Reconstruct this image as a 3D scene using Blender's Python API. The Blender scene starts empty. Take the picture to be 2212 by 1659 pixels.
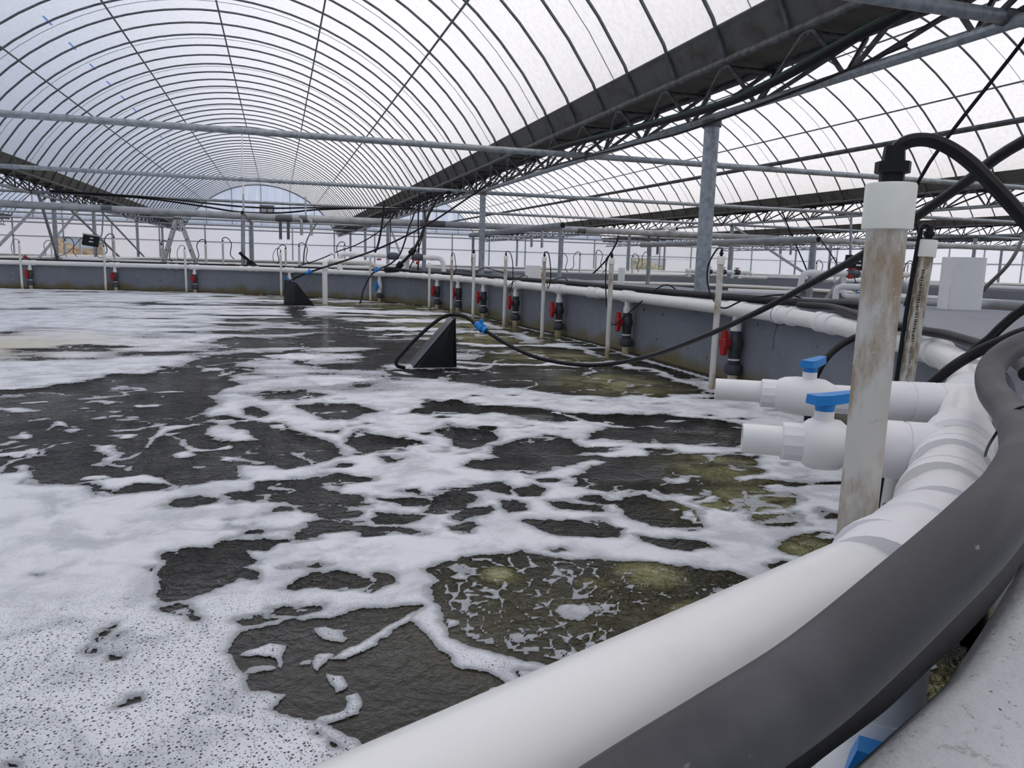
import bpy, bmesh, math, random
import numpy as np
from mathutils import Vector, Matrix
random.seed(7)
scene = bpy.context.scene
COL = scene.collection

# ------------------------------------------------------------------ camera
cam_d = bpy.data.cameras.new('camera'); cam = bpy.data.objects.new('camera', cam_d); COL.objects.link(cam)
cam_d.sensor_fit = 'HORIZONTAL'; cam_d.sensor_width = 36.0; cam_d.lens = 36.0 * 1660.0 / 2212.0
cam_d.clip_start = 0.02; cam_d.clip_end = 500
yaw, pitch, roll = math.radians(16.997), math.radians(8.961), math.radians(1.638)
F = Vector((math.sin(yaw) * math.cos(pitch), math.cos(yaw) * math.cos(pitch), -math.sin(pitch)))
R0 = Vector((math.cos(yaw), -math.sin(yaw), 0)); U0 = R0.cross(F)
Rr = R0 * math.cos(roll) + U0 * math.sin(roll); Uu = U0 * math.cos(roll) - R0 * math.sin(roll)
cam.matrix_world = Matrix(((Rr.x, Uu.x, -F.x, 0), (Rr.y, Uu.y, -F.y, 0), (Rr.z, Uu.z, -F.z, 1.0), (0, 0, 0, 1)))
scene.camera = cam

# ------------------------------------------------------------------ sky and hazy sun
world = bpy.data.worlds.new('sky'); scene.world = world; world.use_nodes = True
wn = world.node_tree; wn.nodes.clear()
wo = wn.nodes.new('ShaderNodeOutputWorld'); wb = wn.nodes.new('ShaderNodeBackground'); ws = wn.nodes.new('ShaderNodeTexSky')
ws.sky_type = 'NISHITA'; ws.sun_disc = False; ws.sun_elevation = math.radians(48); ws.sun_rotation = math.radians(56)
ws.air_density = 1.0; ws.dust_density = 6.0; ws.ozone_density = 1.0
wmx = wn.nodes.new('ShaderNodeMixRGB'); wmx.blend_type = 'MIX'; wmx.inputs[0].default_value = 0.45
wmx.inputs[2].default_value = (1.85, 2.35, 3.15, 1)          # even cloud veil over the blue
wn.links.new(ws.outputs[0], wmx.inputs[1]); wn.links.new(wmx.outputs[0], wb.inputs[0]); wb.inputs[1].default_value = 0.42
wn.links.new(wb.outputs[0], wo.inputs[0])
sun_d = bpy.data.lights.new('sun', 'SUN'); sun_d.energy = 1.15; sun_d.angle = math.radians(25); sun_d.color = (1.0, 0.97, 0.92)
sun = bpy.data.objects.new('sun', sun_d); COL.objects.link(sun)
sun.rotation_euler = Vector((-math.cos(math.radians(48)) * math.sin(math.radians(56)), -math.cos(math.radians(48)) * math.cos(math.radians(56)), -math.sin(math.radians(48)))).to_track_quat('-Z', 'Y').to_euler()
scene.view_settings.view_transform = 'Standard'; scene.view_settings.look = 'None'
scene.view_settings.gamma = 1.0; scene.view_settings.use_curve_mapping = False
scene.view_settings.exposure = -0.78
scene.cycles.use_denoising = True

# ------------------------------------------------------------------ materials
def nodes_of(name):
    m = bpy.data.materials.new(name); m.use_nodes = True
    nt = m.node_tree; nt.nodes.clear()
    out = nt.nodes.new('ShaderNodeOutputMaterial')
    return m, nt, out
def noise(nt, scale, detail=4, rough=.55, vec=None, dist=0.0):
    n = nt.nodes.new('ShaderNodeTexNoise'); n.inputs['Scale'].default_value = scale
    n.inputs['Detail'].default_value = detail; n.inputs['Roughness'].default_value = rough; n.inputs['Distortion'].default_value = dist
    if vec is not None: nt.links.new(vec, n.inputs['Vector'])
    return n.outputs['Fac']
def ramp(nt, src, lo, hi, smooth=True):
    r = nt.nodes.new('ShaderNodeMapRange'); r.interpolation_type = 'SMOOTHSTEP' if smooth else 'LINEAR'
    r.inputs['From Min'].default_value = lo; r.inputs['From Max'].default_value = hi
    nt.links.new(src, r.inputs['Value']); return r.outputs[0]
def mixc(nt, fac, a, b):
    m = nt.nodes.new('ShaderNodeMixRGB')
    for i, v in ((0, fac), (1, a), (2, b)):
        if isinstance(v, (int, float)): m.inputs[i].default_value = v
        elif isinstance(v, tuple): m.inputs[i].default_value = (v[0], v[1], v[2], 1)
        else: nt.links.new(v, m.inputs[i])
    return m.outputs[0]
def math_n(nt, op, a, b=None, clamp=False):
    m = nt.nodes.new('ShaderNodeMath'); m.operation = op; m.use_clamp = clamp
    for i, v in ((0, a), (1, b)):
        if v is None: continue
        if isinstance(v, (int, float)): m.inputs[i].default_value = v
        else: nt.links.new(v, m.inputs[i])
    return m.outputs[0]
def world_pos(nt):
    g = nt.nodes.new('ShaderNodeNewGeometry'); return g.outputs['Position']
def obj_pos(nt):
    g = nt.nodes.new('ShaderNodeTexCoord'); return g.outputs['Object']
def xyz(nt, v):
    s = nt.nodes.new('ShaderNodeSeparateXYZ'); nt.links.new(v, s.inputs[0]); return s.outputs
def stretch(nt, v, sc):
    m = nt.nodes.new('ShaderNodeMapping'); m.inputs['Scale'].default_value = sc; nt.links.new(v, m.inputs[0]); return m.outputs[0]
def bump(nt, h, strength, dist=.01, normal=None):
    b = nt.nodes.new('ShaderNodeBump'); b.inputs['Strength'].default_value = strength; b.inputs['Distance'].default_value = dist
    nt.links.new(h, b.inputs['Height'])
    if normal is not None: nt.links.new(normal, b.inputs['Normal'])
    return b.outputs[0]
def principled(nt, out, col, rough=.5, metal=0., normal=None, spec=.5):
    p = nt.nodes.new('ShaderNodeBsdfPrincipled')
    if isinstance(col, tuple): p.inputs['Base Color'].default_value = (*col, 1)
    else: nt.links.new(col, p.inputs['Base Color'])
    if isinstance(rough, (int, float)): p.inputs['Roughness'].default_value = rough
    else: nt.links.new(rough, p.inputs['Roughness'])
    p.inputs['Metallic'].default_value = metal; p.inputs['Specular IOR Level'].default_value = spec
    if normal is not None: nt.links.new(normal, p.inputs['Normal'])
    nt.links.new(p.outputs[0], out.inputs[0]); return p
def simple(name, c1, c2, scale=20, lo=.35, hi=.7, rough=.5, metal=0., bs=0., bscale=60, spec=.5):
    m, nt, out = nodes_of(name); v = obj_pos(nt)
    c = mixc(nt, ramp(nt, noise(nt, scale, 5, .6, v), lo, hi), c1, c2)
    nrm = bump(nt, noise(nt, bscale, 3, .6, v), bs, .01) if bs else None
    principled(nt, out, c, rough, metal, nrm, spec); return m

M = {}
M['steel'] = simple('galvanised_steel', (.43, .46, .48), (.23, .255, .28), 14, .3, .75, .5, .45, .1, 40)
M['rib'] = simple('rib_steel', (.14, .155, .165), (.075, .085, .09), 8, .3, .7, .55, .3)
M['steel_dark'] = simple('weathered_steel', (.15, .155, .16), (.07, .065, .06), 9, .35, .7, .6, .3, .15, 30)
M['gutter'] = simple('gutter_steel', (.105, .105, .10), (.055, .045, .035), 3.5, .45, .75, .65, .15, .1, 20)
M['duct'] = simple('grey_duct_pvc', (.44, .45, .46), (.27, .28, .285), 4, .35, .75, .45, 0, .1, 30)
M['duct_dark'] = simple('dark_duct_pvc', (.13, .135, .14), (.10, .10, .105), 8, .3, .7, .5)
M['pvc'] = simple('white_pvc', (.88, .87, .835), (.79, .78, .74), 5, .5, .8, .28, 0, .02, 10)
M['pvc_fit'] = simple('white_pvc_fitting', (.88, .86, .86), (.78, .755, .755), 7, .5, .8, .42, 0, .06, 25)
M['pvc_new'] = simple('bright_pvc', (.89, .88, .845), (.82, .81, .78), 6, .5, .8, .35)
M['cap'] = simple('cream_cap', (.88, .88, .78), (.82, .82, .72), 6, .4, .8, .45)
M['blue'] = simple('blue_plastic', (.012, .24, .66), (.01, .20, .57), 12, .3, .8, .4)
M['red'] = simple('red_plastic', (.42, .014, .016), (.33, .012, .015), 12, .3, .8, .45)
M['valve_grey'] = simple('dark_grey_pvc', (.045, .05, .058), (.034, .038, .044), 10, .3, .8, .42)
M['valve_mid'] = simple('mid_grey_pvc', (.085, .10, .125), (.07, .08, .10), 10, .3, .8, .42)
M['black'] = simple('black_rubber', (.012, .012, .013), (.02, .02, .022), 18, .5, .8, .45, 0, .05, 50, .22)
M['sheet'] = simple('black_sheet', (.009, .010, .012), (.02, .021, .024), 5, .5, .85, .35, 0, .35, 6, .3)
M['cable'] = simple('black_cable', (.009, .009, .010), (.015, .015, .015), 30, .4, .8, .42, 0, 0, 60, .25)
M['alu'] = simple('ladder_aluminium', (.50, .50, .49), (.36, .35, .33), 6, .4, .75, .45, .35)
M['rust'] = simple('rust', (.20, .09, .05), (.12, .05, .03), 20, .4, .7, .8)
M['wood'] = simple('raw_wood', (.42, .25, .13), (.33, .19, .10), 20, .4, .7, .8)
M['print'] = simple('black_print', (.02, .02, .02), (.03, .03, .03), 20, .4, .7, .7)
M['frame_pale'] = simple('pale_window_frame', (.55, .54, .52), (.48, .47, .45), 10, .4, .7, .5)
M['scrub'] = simple('dry_scrub', (.44, .27, .17), (.20, .15, .06), 3.5, .35, .65, .95, 0, .5, 6)
M['leafy'] = simple('autumn_scrub', (.38, .34, .16), (.12, .12, .07), 5, .35, .65, .95, 0, .5, 6)

def make_hose():
    m, nt, out = nodes_of('scuffed_hose'); v = obj_pos(nt)
    c = mixc(nt, ramp(nt, noise(nt, 6, 5, .6, v), .4, .75), (.035, .035, .038), (.085, .085, .095))
    c = mixc(nt, ramp(nt, noise(nt, 60, 3, .6, v), .70, .78), c, (.22, .22, .22))
    principled(nt, out, c, .5, 0, bump(nt, noise(nt, 90, 3, .6, v), .06, .004)); return m
M['hose'] = make_hose()
def make_dirty():
    m, nt, out = nodes_of('stained_pole'); v = world_pos(nt)
    s = stretch(nt, v, (1, 1, .35)); z = xyz(nt, v)[2]
    c = mixc(nt, ramp(nt, noise(nt, 16, 6, .65, s), .42, .62), (.66, .645, .58), (.36, .27, .17))
    c = mixc(nt, ramp(nt, noise(nt, 60, 3, .6, v), .62, .7), c, (.60, .585, .52))
    lowf = math_n(nt, 'ADD', z, math_n(nt, 'MULTIPLY', noise(nt, 9, 4, .6, s), .5))
    c = mixc(nt, ramp(nt, lowf, .75, .95), (.68, .67, .63), c)
    c = mixc(nt, ramp(nt, lowf, .42, .28), c, (.40, .31, .17))
    principled(nt, out, c, .5, 0, bump(nt, noise(nt, 70, 3, .6, s), .12, .004)); return m
M['dirty'] = make_dirty()
def make_dirtier():
    m, nt, out = nodes_of('mud_stained_pole'); v = world_pos(nt)
    s = stretch(nt, v, (1, 1, .3)); z = xyz(nt, v)[2]
    c = mixc(nt, ramp(nt, noise(nt, 34, 6, .7, s), .40, .58), (.60, .58, .50), (.27, .20, .12))
    lowf = math_n(nt, 'ADD', z, math_n(nt, 'MULTIPLY', noise(nt, 20, 4, .6, s), .12))
    c = mixc(nt, ramp(nt, lowf, .66, .72), (.62, .61, .56), c)
    principled(nt, out, c, .55, 0, bump(nt, noise(nt, 80, 3, .6, s), .3, .004)); return m
M['dirtier'] = make_dirtier()
def make_riser():
    m, nt, out = nodes_of('riser_pvc'); v = world_pos(nt); z = xyz(nt, v)[2]
    f = math_n(nt, 'ADD', z, math_n(nt, 'MULTIPLY', noise(nt, 18, 4, .6, v), .22))
    c = mixc(nt, ramp(nt, f, .30, .12), (.70, .70, .63), (.42, .34, .18))
    principled(nt, out, c, .45); return m
M['riser'] = make_riser()
def make_top(name, base, dark):
    m, nt, out = nodes_of(name); v = world_pos(nt)
    c = mixc(nt, ramp(nt, noise(nt, 1.7, 5, .6, v), .35, .7), base, tuple(x * .80 for x in base))
    px_, py_, pz_ = xyz(nt, v)
    bare_to_grey = math_n(nt, 'ADD', math_n(nt, 'ADD', px_, math_n(nt, 'MULTIPLY', py_, .8)), math_n(nt, 'MULTIPLY', noise(nt, 3, 4, .6, v), .8))
    c = mixc(nt, ramp(nt, bare_to_grey, 2.2, 3.2), c, (.30, .315, .34))      # bare near end, grey paint beyond; colours also even out the uneven light
    c = mixc(nt, math_n(nt, 'MULTIPLY', ramp(nt, noise(nt, 55, 5, .7, v), .56, .66), .55), c, tuple(x * .40 for x in base))
    c = mixc(nt, ramp(nt, noise(nt, 130, 3, .6, v), .66, .72), c, dark)
    c = mixc(nt, math_n(nt, 'MULTIPLY', ramp(nt, noise(nt, 22, 4, .6, v), .62, .72), .4), c, tuple(min(.9, x * 1.1) for x in base))
    cr = math_n(nt, 'ABSOLUTE', math_n(nt, 'SUBTRACT', noise(nt, 2.3, 3, .55, v, .3), .5))
    c = mixc(nt, math_n(nt, 'MULTIPLY', ramp(nt, cr, .0032, .0012), ramp(nt, noise(nt, .9, 2, .5, v), .52, .60)), c, (.07, .075, .08))
    principled(nt, out, c, .8, 0, bump(nt, noise(nt, 60, 5, .7, v), .55, .008)); return m
def make_concrete(name, base, dark, stain=True):
    m, nt, out = nodes_of(name); v = world_pos(nt)
    c = mixc(nt, ramp(nt, noise(nt, 1.3, 5, .6, v), .35, .7), base, tuple(x * .84 for x in base))
    c = mixc(nt, ramp(nt, noise(nt, 14, 4, .6, v), .5, .8), c, tuple(x * 1.2 for x in base))
    vo = nt.nodes.new('ShaderNodeTexVoronoi'); vo.inputs['Scale'].default_value = 6.5; nt.links.new(v, vo.inputs['Vector'])
    pit = math_n(nt, 'ADD', vo.outputs['Distance'], math_n(nt, 'MULTIPLY', noise(nt, 7, 3, .6, v), .55))
    pf = ramp(nt, pit, .335, .30)
    c = mixc(nt, pf, c, dark)
    if stain:
        z = xyz(nt, v)[2]
        sv = stretch(nt, v, (1, 1, .6))
        f = math_n(nt, 'ADD', z, math_n(nt, 'MULTIPLY', noise(nt, 1.6, 5, .6, sv), .5))
        c = mixc(nt, ramp(nt, f, .46, .30), c, (.15, .125, .06))
        c = mixc(nt, ramp(nt, z, .035, .01), c, (.05, .045, .025))
    h = math_n(nt, 'SUBTRACT', math_n(nt, 'MULTIPLY', noise(nt, 40, 4, .6, v), .4), pf)
    principled(nt, out, c, .75, 0, bump(nt, h, .5, .01)); return m
M['conc'] = make_concrete('painted_concrete', (.20, .215, .245), (.05, .055, .06))
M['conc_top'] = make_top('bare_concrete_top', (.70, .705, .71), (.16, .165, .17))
M['conc_far'] = make_concrete('blue_grey_concrete', (.19, .205, .235), (.09, .095, .105), False)
def make_beige():
    m, nt, out = nodes_of('beige_tank_lining'); v = world_pos(nt)
    c = mixc(nt, ramp(nt, noise(nt, 1.2, 5, .6, v), .35, .7), (.36, .30, .22), (.25, .22, .17))
    principled(nt, out, c, .8); return m
M['beige'] = make_beige()
def make_film(name, col, trans, mott, blueline=False):
    m, nt, out = nodes_of(name); v = world_pos(nt)
    n1 = ramp(nt, noise(nt, 11.0, 6, .7, v), .38, .68)
    c = mixc(nt, n1, col, tuple(x * mott for x in col))
    c = mixc(nt, ramp(nt, noise(nt, 26, 4, .7, v), .5, .75), c, tuple(min(1, x * 1.06) for x in col))
    if blueline:
        x, y, z = xyz(nt, v)
        band = ramp(nt, math_n(nt, 'ABSOLUTE', math_n(nt, 'ADD', x, 4.42)), .022, .015)
        dash = ramp(nt, math_n(nt, 'SINE', math_n(nt, 'MULTIPLY', y, 3.1)), .45, .6)
        c = mixc(nt, math_n(nt, 'MULTIPLY', math_n(nt, 'MULTIPLY', band, dash), .8), c, (.10, .2, .62))
    d = nt.nodes.new('ShaderNodeBsdfDiffuse'); t = nt.nodes.new('ShaderNodeBsdfTranslucent'); mx = nt.nodes.new('ShaderNodeMixShader')
    nt.links.new(c, d.inputs[0]); nt.links.new(c, t.inputs[0]); mx.inputs[0].default_value = trans
    nt.links.new(d.outputs[0], mx.inputs[1]); nt.links.new(t.outputs[0], mx.inputs[2]); nt.links.new(mx.outputs[0], out.inputs[0]); return m
M['film'] = make_film('greenhouse_film', (.90, .905, .91), .78, .90)
M['film_print'] = make_film('greenhouse_film_with_blue_print', (.90, .905, .91), .78, .90, True)
M['panel'] = make_film('white_wall_sheet', (.93, .935, .96), .78, .97)
def make_gable():
    m, nt, out = nodes_of('creased_gable_sheet'); v = world_pos(nt)
    n1 = ramp(nt, noise(nt, 1.6, 5, .65, stretch(nt, v, (3.2, 1, .22))), .45, .68)
    c = mixc(nt, n1, (.80, .85, .93), (.96, .97, .98))
    d = nt.nodes.new('ShaderNodeBsdfDiffuse'); t = nt.nodes.new('ShaderNodeBsdfTranslucent'); mx = nt.nodes.new('ShaderNodeMixShader')
    nt.links.new(c, d.inputs[0]); nt.links.new(c, t.inputs[0]); mx.inputs[0].default_value = .78
    nt.links.new(d.outputs[0], mx.inputs[1]); nt.links.new(t.outputs[0], mx.inputs[2]); nt.links.new(mx.outputs[0], out.inputs[0]); return m
M['gable'] = make_gable()
def make_glass():
    m, nt, out = nodes_of('window_glass')
    g = nt.nodes.new('ShaderNodeBsdfGlossy'); g.inputs['Roughness'].default_value = .05
    t = nt.nodes.new('ShaderNodeBsdfTransparent'); mx = nt.nodes.new('ShaderNodeMixShader'); mx.inputs[0].default_value = .93
    nt.links.new(g.outputs[0], mx.inputs[1]); nt.links.new(t.outputs[0], mx.inputs[2]); nt.links.new(mx.outputs[0], out.inputs[0]); return m
M['glass'] = make_glass()

# ------------------------------------------------------------------ mesh helpers
def wl(p):
    v = Vector((0, 0, 0))
    while p is not None: v += p.location; p = p.parent
    return v
def link_mesh(name, verts, faces, m, parent=None, smooth=True, sharp=35):
    me = bpy.data.meshes.new(name)
    off = wl(parent)
    me.from_pydata([(v[0] - off.x, v[1] - off.y, v[2] - off.z) for v in verts], [], faces)
    me.materials.append(M[m] if isinstance(m, str) else m)
    if smooth:
        me.polygons.foreach_set('use_smooth', [True] * len(me.polygons))
        if sharp: me.set_sharp_from_angle(angle=math.radians(sharp))
    o = bpy.data.objects.new(name, me); COL.objects.link(o)
    if parent is not None: o.parent = parent
    return o
def tag(o, label=None, cat=None, group=None, kind=None):
    if label: o['label'] = label
    if cat: o['category'] = cat
    if group: o['group'] = group
    if kind: o['kind'] = kind
    return o
def thing(name, loc, label, cat, group=None, kind=None):
    o = bpy.data.objects.new(name, None); COL.objects.link(o); o.location = loc; o.empty_display_size = .05
    return tag(o, label, cat, group, kind)
def share(name, src, parent=None, loc=(0, 0, 0), rot=(0, 0, 0), scale=(1, 1, 1)):
    o = bpy.data.objects.new(name, src.data); COL.objects.link(o); o.parent = parent
    o.location = loc; o.rotation_euler = rot; o.scale = scale; return o
def copy_tree(o, parent=None):
    c = o.copy(); COL.objects.link(c); c.parent = parent
    for ch in list(o.children): copy_tree(ch, c)
    return c

class MB:
    def __init__(s): s.v = []; s.f = []
    def add(s, vs, fs):
        b = len(s.v); s.v += [tuple(v) for v in vs]; s.f += [tuple(i + b for i in f) for f in fs]; return s
    def build(s, name, m, parent=None, smooth=True, sharp=35): return link_mesh(name, s.v, s.f, m, parent, smooth, sharp)
    def box(s, c, d, rot=None):
        hx, hy, hz = d[0] / 2, d[1] / 2, d[2] / 2
        vs = [Vector((x, y, z)) for x in (-hx, hx) for y in (-hy, hy) for z in (-hz, hz)]
        if rot is not None: vs = [rot @ v for v in vs]
        vs = [v + Vector(c) for v in vs]
        return s.add(vs, [(0, 1, 3, 2), (4, 6, 7, 5), (0, 4, 5, 1), (2, 3, 7, 6), (0, 2, 6, 4), (1, 5, 7, 3)])
    def tube(s, path, r, n=10, cap=True, rs=None):
        P = [Vector(p) for p in path]; L = len(P)
        T = []
        for i in range(L):
            a = P[i] - P[i - 1] if i else P[1] - P[0]
            b = P[i + 1] - P[i] if i < L - 1 else P[-1] - P[-2]
            t = a.normalized() + b.normalized()
            T.append(t.normalized() if t.length > 1e-6 else b.normalized())
        ref = Vector((0, 0, 1)) if abs(T[0].z) < .9 else Vector((1, 0, 0))
        nrm = (ref - T[0] * ref.dot(T[0])).normalized()
        vs = []; fs = []
        for i in range(L):
            nrm = (nrm - T[i] * nrm.dot(T[i])).normalized(); bi = T[i].cross(nrm)
            k = 1.0
            if 0 < i < L - 1:
                c = (P[i] - P[i - 1]).normalized().dot(T[i]); k = min(1.35, 1 / max(c, .3))
            rr = rs[i] if rs else r
            for j in range(n):
                a = 2 * math.pi * j / n
                vs.append(P[i] + (nrm * math.cos(a) + bi * math.sin(a)) * rr)
        for i in range(L - 1):
            for j in range(n):
                k = (j + 1) % n
                fs.append((i * n + j, i * n + k, (i + 1) * n + k, (i + 1) * n + j))
        if cap:
            fs.append(tuple(reversed(range(n)))); fs.append(tuple(range((L - 1) * n, L * n)))
        return s.add(vs, fs)
    def lathe(s, prof, a, b, n=20, cap=True):
        """prof: (distance along a->b as fraction of length, radius)"""
        A = Vector(a); B = Vector(b); t = (B - A).normalized(); L = (B - A).length
        ref = Vector((0, 0, 1)) if abs(t.z) < .9 else Vector((1, 0, 0))
        u = (ref - t * ref.dot(t)).normalized(); w = t.cross(u)
        vs = []; fs = []
        for d, r in prof:
            for j in range(n):
                an = 2 * math.pi * j / n
                vs.append(A + t * (d * L) + (u * math.cos(an) + w * math.sin(an)) * r)
        K = len(prof)
        for i in range(K - 1):
            for j in range(n):
                k = (j + 1) % n
                fs.append((i * n + j, i * n + k, (i + 1) * n + k, (i + 1) * n + j))
        if cap:
            fs.append(tuple(reversed(range(n)))); fs.append(tuple(range((K - 1) * n, K * n)))
        return s.add(vs, fs)
    def prism(s, poly, axis_off):
        n = len(poly); o = Vector(axis_off)
        vs = [Vector(p) for p in poly] + [Vector(p) + o for p in poly]
        fs = [tuple(range(n)), tuple(reversed(range(n, 2 * n)))]
        for i in range(n): fs.append((i, i + n, (i + 1) % n + n, (i + 1) % n))
        return s.add(vs, fs)
def smooth_path(pts, sub=6):
    P = [Vector(p) for p in pts]
    if len(P) < 3: return P
    out = []
    for i in range(len(P) - 1):
        p0 = P[i - 1] if i else P[0] * 2 - P[1]; p1 = P[i]; p2 = P[i + 1]; p3 = P[i + 2] if i + 2 < len(P) else P[-1] * 2 - P[-2]
        for k in range(sub):
            t = k / sub
            out.append(.5 * ((2 * p1) + (p2 - p0) * t + (2 * p0 - 5 * p1 + 4 * p2 - p3) * t * t + (3 * p1 - p0 - 3 * p2 + p3) * t ** 3))
    out.append(P[-1]); return out
def tube_obj(name, path, r, m, parent=None, n=10, sub=6, rs=None):
    return MB().tube(smooth_path(path, sub) if sub else path, r, n).build(name, m, parent)
def round_bends(pts, rad, seg=6):
    P = [Vector(p) for p in pts]; out = [P[0]]
    for i in range(1, len(P) - 1):
        a = (P[i - 1] - P[i]); b = (P[i + 1] - P[i]); ra = min(rad, a.length * .45, b.length * .45)
        p = P[i] + a.normalized() * ra; q = P[i] + b.normalized() * ra
        for k in range(seg + 1):
            t = k / seg; out.append(p * (1 - t) ** 2 + P[i] * 2 * t * (1 - t) + q * t * t)
    out.append(P[-1]); return out

# ================================================================== THE HALL
Y0, Y1 = -9.0, 65.0
SPAN = 11.81; XC = -1.175                      # vault spacing and centre of the vault overhead
VAULTS = [-1, 0, 1, 2, 3]
def arch(u): return 6.45 - (6.4 - math.sqrt(6.4 ** 2 - u * u))
ULIM = 5.47
VN = {-1: 'left neighbouring bay', 0: 'bay over the water tank', 1: 'bay over the empty tank', 2: 'third bay', 3: 'farthest bay'}
rib_src = None
RIB_DY = 1.035
for k in VAULTS:
    xc = XC + SPAN * k
    rf = thing('roof_%d' % (k + 2), (xc, 0, 0), 'white film barrel roof with steel ribs, ' + VN[k], 'roof', kind='structure')
    us = [ULIM * math.sin(math.pi / 2 * t) if False else -ULIM + 2 * ULIM * i / 40 for i, t in enumerate([0] * 41)]
    vs = []; fs = []
    nY = 72
    for j in range(nY + 1):
        y = Y0 + (Y1 - Y0) * j / nY
        for u in us: vs.append((xc + u * 1.006, y, arch(u) + .045))
    for j in range(nY):
        for i in range(40):
            a = j * 41 + i; fs.append((a, a + 1, a + 42, a + 41))
    link_mesh('roof_film', vs, fs, 'film_print' if k == 0 else 'film', rf, True, None)
    ys = [3.15 + RIB_DY * i for i in range(-11, 60)]
    for y in ys:
        if y > Y1: continue
        if rib_src is None:
            rib_src = MB().tube([(-5.565, 0, 3.13)] + [(u, 0, arch(u)) for u in [-5.40 + 10.8 * i / 28 for i in range(29)]] + [(5.565, 0, 3.13)], .023, 6)
            o = rib_src.build('rib', 'rib', None); o.parent = rf; o.location = (0, y, 0); rib_src = o
        else: share('rib', rib_src, rf, (0, y, 0))
    for u in (-4.05, -2.17, 0, 2.17, 4.05):
        MB().tube([(xc + u, Y0, arch(u) - .035), (xc + u, Y1, arch(u) - .035)], .02, 6).build('purlin', 'rib', rf)
    if k in (0, 1):
        strap = None
        for y in [3.6 + RIB_DY * 3 * i for i in range(0, 18)]:
            if strap is None:
                strap = MB().tube([(u, 0, arch(u) + .03) for u in [-ULIM + 2 * ULIM * i / 28 for i in range(29)]], .007, 4).build('strap', 'steel', None)
                strap.parent = rf; strap.location = (0, y, 0)
            else: share('strap', strap, rf, (0, y, 0))

# valleys: gutter trough carried on a triangular truss, on round pillars
VAL = [-18.89, -7.08, 4.73, 16.54, 28.35, 40.16]
VLAB = ['far left row', 'row left of the tank', 'row right of the tank', 'second row right of the tank', 'third row right of the tank', 'row by the right wall']
web_src = {}
ORD = ['first', 'second', 'third', 'fourth', 'fifth', 'sixth', 'seventh', 'eighth', 'ninth', 'tenth', 'eleventh', 'twelfth']
for vi, xv in enumerate(VAL):
    vb = thing('valley_beam_%d' % (vi + 1), (xv, 0, 0), 'steel roof gutter on a triangular pipe truss, ' + VLAB[vi], 'roof truss', kind='structure')
    g = MB()
    prof = [(-.46, 3.40), (-.43, 3.36), (-.29, 3.12), (.29, 3.12), (.43, 3.36), (.46, 3.40), (.46, 3.415), (.415, 3.37), (.275, 3.14), (-.275, 3.14), (-.415, 3.37), (-.46, 3.415)]
    g.prism([(xv + x, Y0, z) for x, z in prof], (0, Y1 - Y0, 0)); g.build('gutter', 'gutter', vb, False)
    for s in (-1, 1):
        MB().tube([(xv + s * .30, Y0, 3.10), (xv + s * .30, Y1, 3.10)], .04, 10).build('eave_pipe', 'steel_dark' , vb)
    MB().tube([(xv, Y0, 2.68), (xv, Y1, 2.68)], .045, 10).build('bottom_chord', 'steel', vb)
    for y in [5.88 + 1.31 * i for i in range(-9, 45)]:
        if y > Y1 - 1: continue
        for s in (-1, 1):
            key = s
            pth = round_bends([(s * .02, 0, 2.70), (s * .29, .10, 3.065), (s * .28, .22, 3.065), (s * .02, 1.2, 2.70)], .06, 3)
            if key not in web_src:
                o = MB().tube(pth, .023, 8).build('web_bar', 'steel_dark', None); o.parent = vb; o.location = (0, y, 0); web_src[key] = o
            else: share('web_bar', web_src[key], vb, (0, y, 0))
        if 'x' not in web_src:
            o = MB().tube([(-.29, .16, 3.05), (.29, .16, 3.05)], .024, 8).build('cross_bar', 'steel_dark', None); o.parent = vb; o.location = (0, y, 0); web_src['x'] = o
        else: share('cross_bar', web_src['x'], vb, (0, y, 0))
    pys = {1: [29.35, 35.2, 45.3, 54.7], 2: [-2.3, 8.02, 18.3, 26.06, 35.1, 44.5, 53.8]}.get(vi, [-2.3, 8.0, 18.3, 26.1, 35.1, 44.5, 53.8])
    for y in pys:
        r = .085 if vi == 2 and y < 10 else .072
        m = MB().tube([(xv, y, -1.2), (xv, y, 2.65)], r, 16)
        p = m.build('pillar', 'steel', None); tag(p, ORD[pys.index(y)] + ' round steel pillar along the gutter, ' + VLAB[vi], 'pillar', 'roof pillars', 'structure')
        c = MB().lathe([(0, r + .02), (1, r + .02)], (xv, y, 2.58), (xv, y, 2.65), 16); c.build('pillar_collar', 'steel_dark', p)

# tie beams from valley to valley
for i, (y, z0) in enumerate([(-3.2, 2.72), (4.3, 2.72), (11.7, 2.70), (19.0, 2.70), (26.8, 2.70), (34.3, 2.70), (41.8, 2.70), (49.3, 2.7), (56.8, 2.7)]):
    t = MB().tube([(-18.89, y, z0), (40.16, y, z0)], .047, 12).build('tie_beam', 'steel')
    tag(t, ['steel tie beam above and behind the viewer', 'nearest steel tie beam, top right corner', 'long steel tie beam crossing high over the near water', 'second steel tie beam crossing over the far half of the tank',
            'third steel tie beam with black cables hanging from it', 'fourth steel tie beam, beyond the tank', 'fifth steel tie beam toward the back wall', 'sixth steel tie beam near the back wall', 'last steel tie beam before the back wall'][i], 'beam', 'tie beams', 'structure')
    for xv in VAL:
        s = MB().lathe([(0, .06), (1, .06)], (xv - .07, y, z0), (xv + .07, y, z0), 10); s.build('clamp', 'steel_dark', t)
# pipe laid lengthwise over the tie beams of the second bay
t = MB().tube([(8.3, 3.0, 2.79), (7.6, 40, 2.79)], .035, 8).build('purlin_pipe', 'steel_dark'); tag(t, 'long dark steel pipe laid over the tie beams of the second bay', 'pipe', kind='structure')

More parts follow.
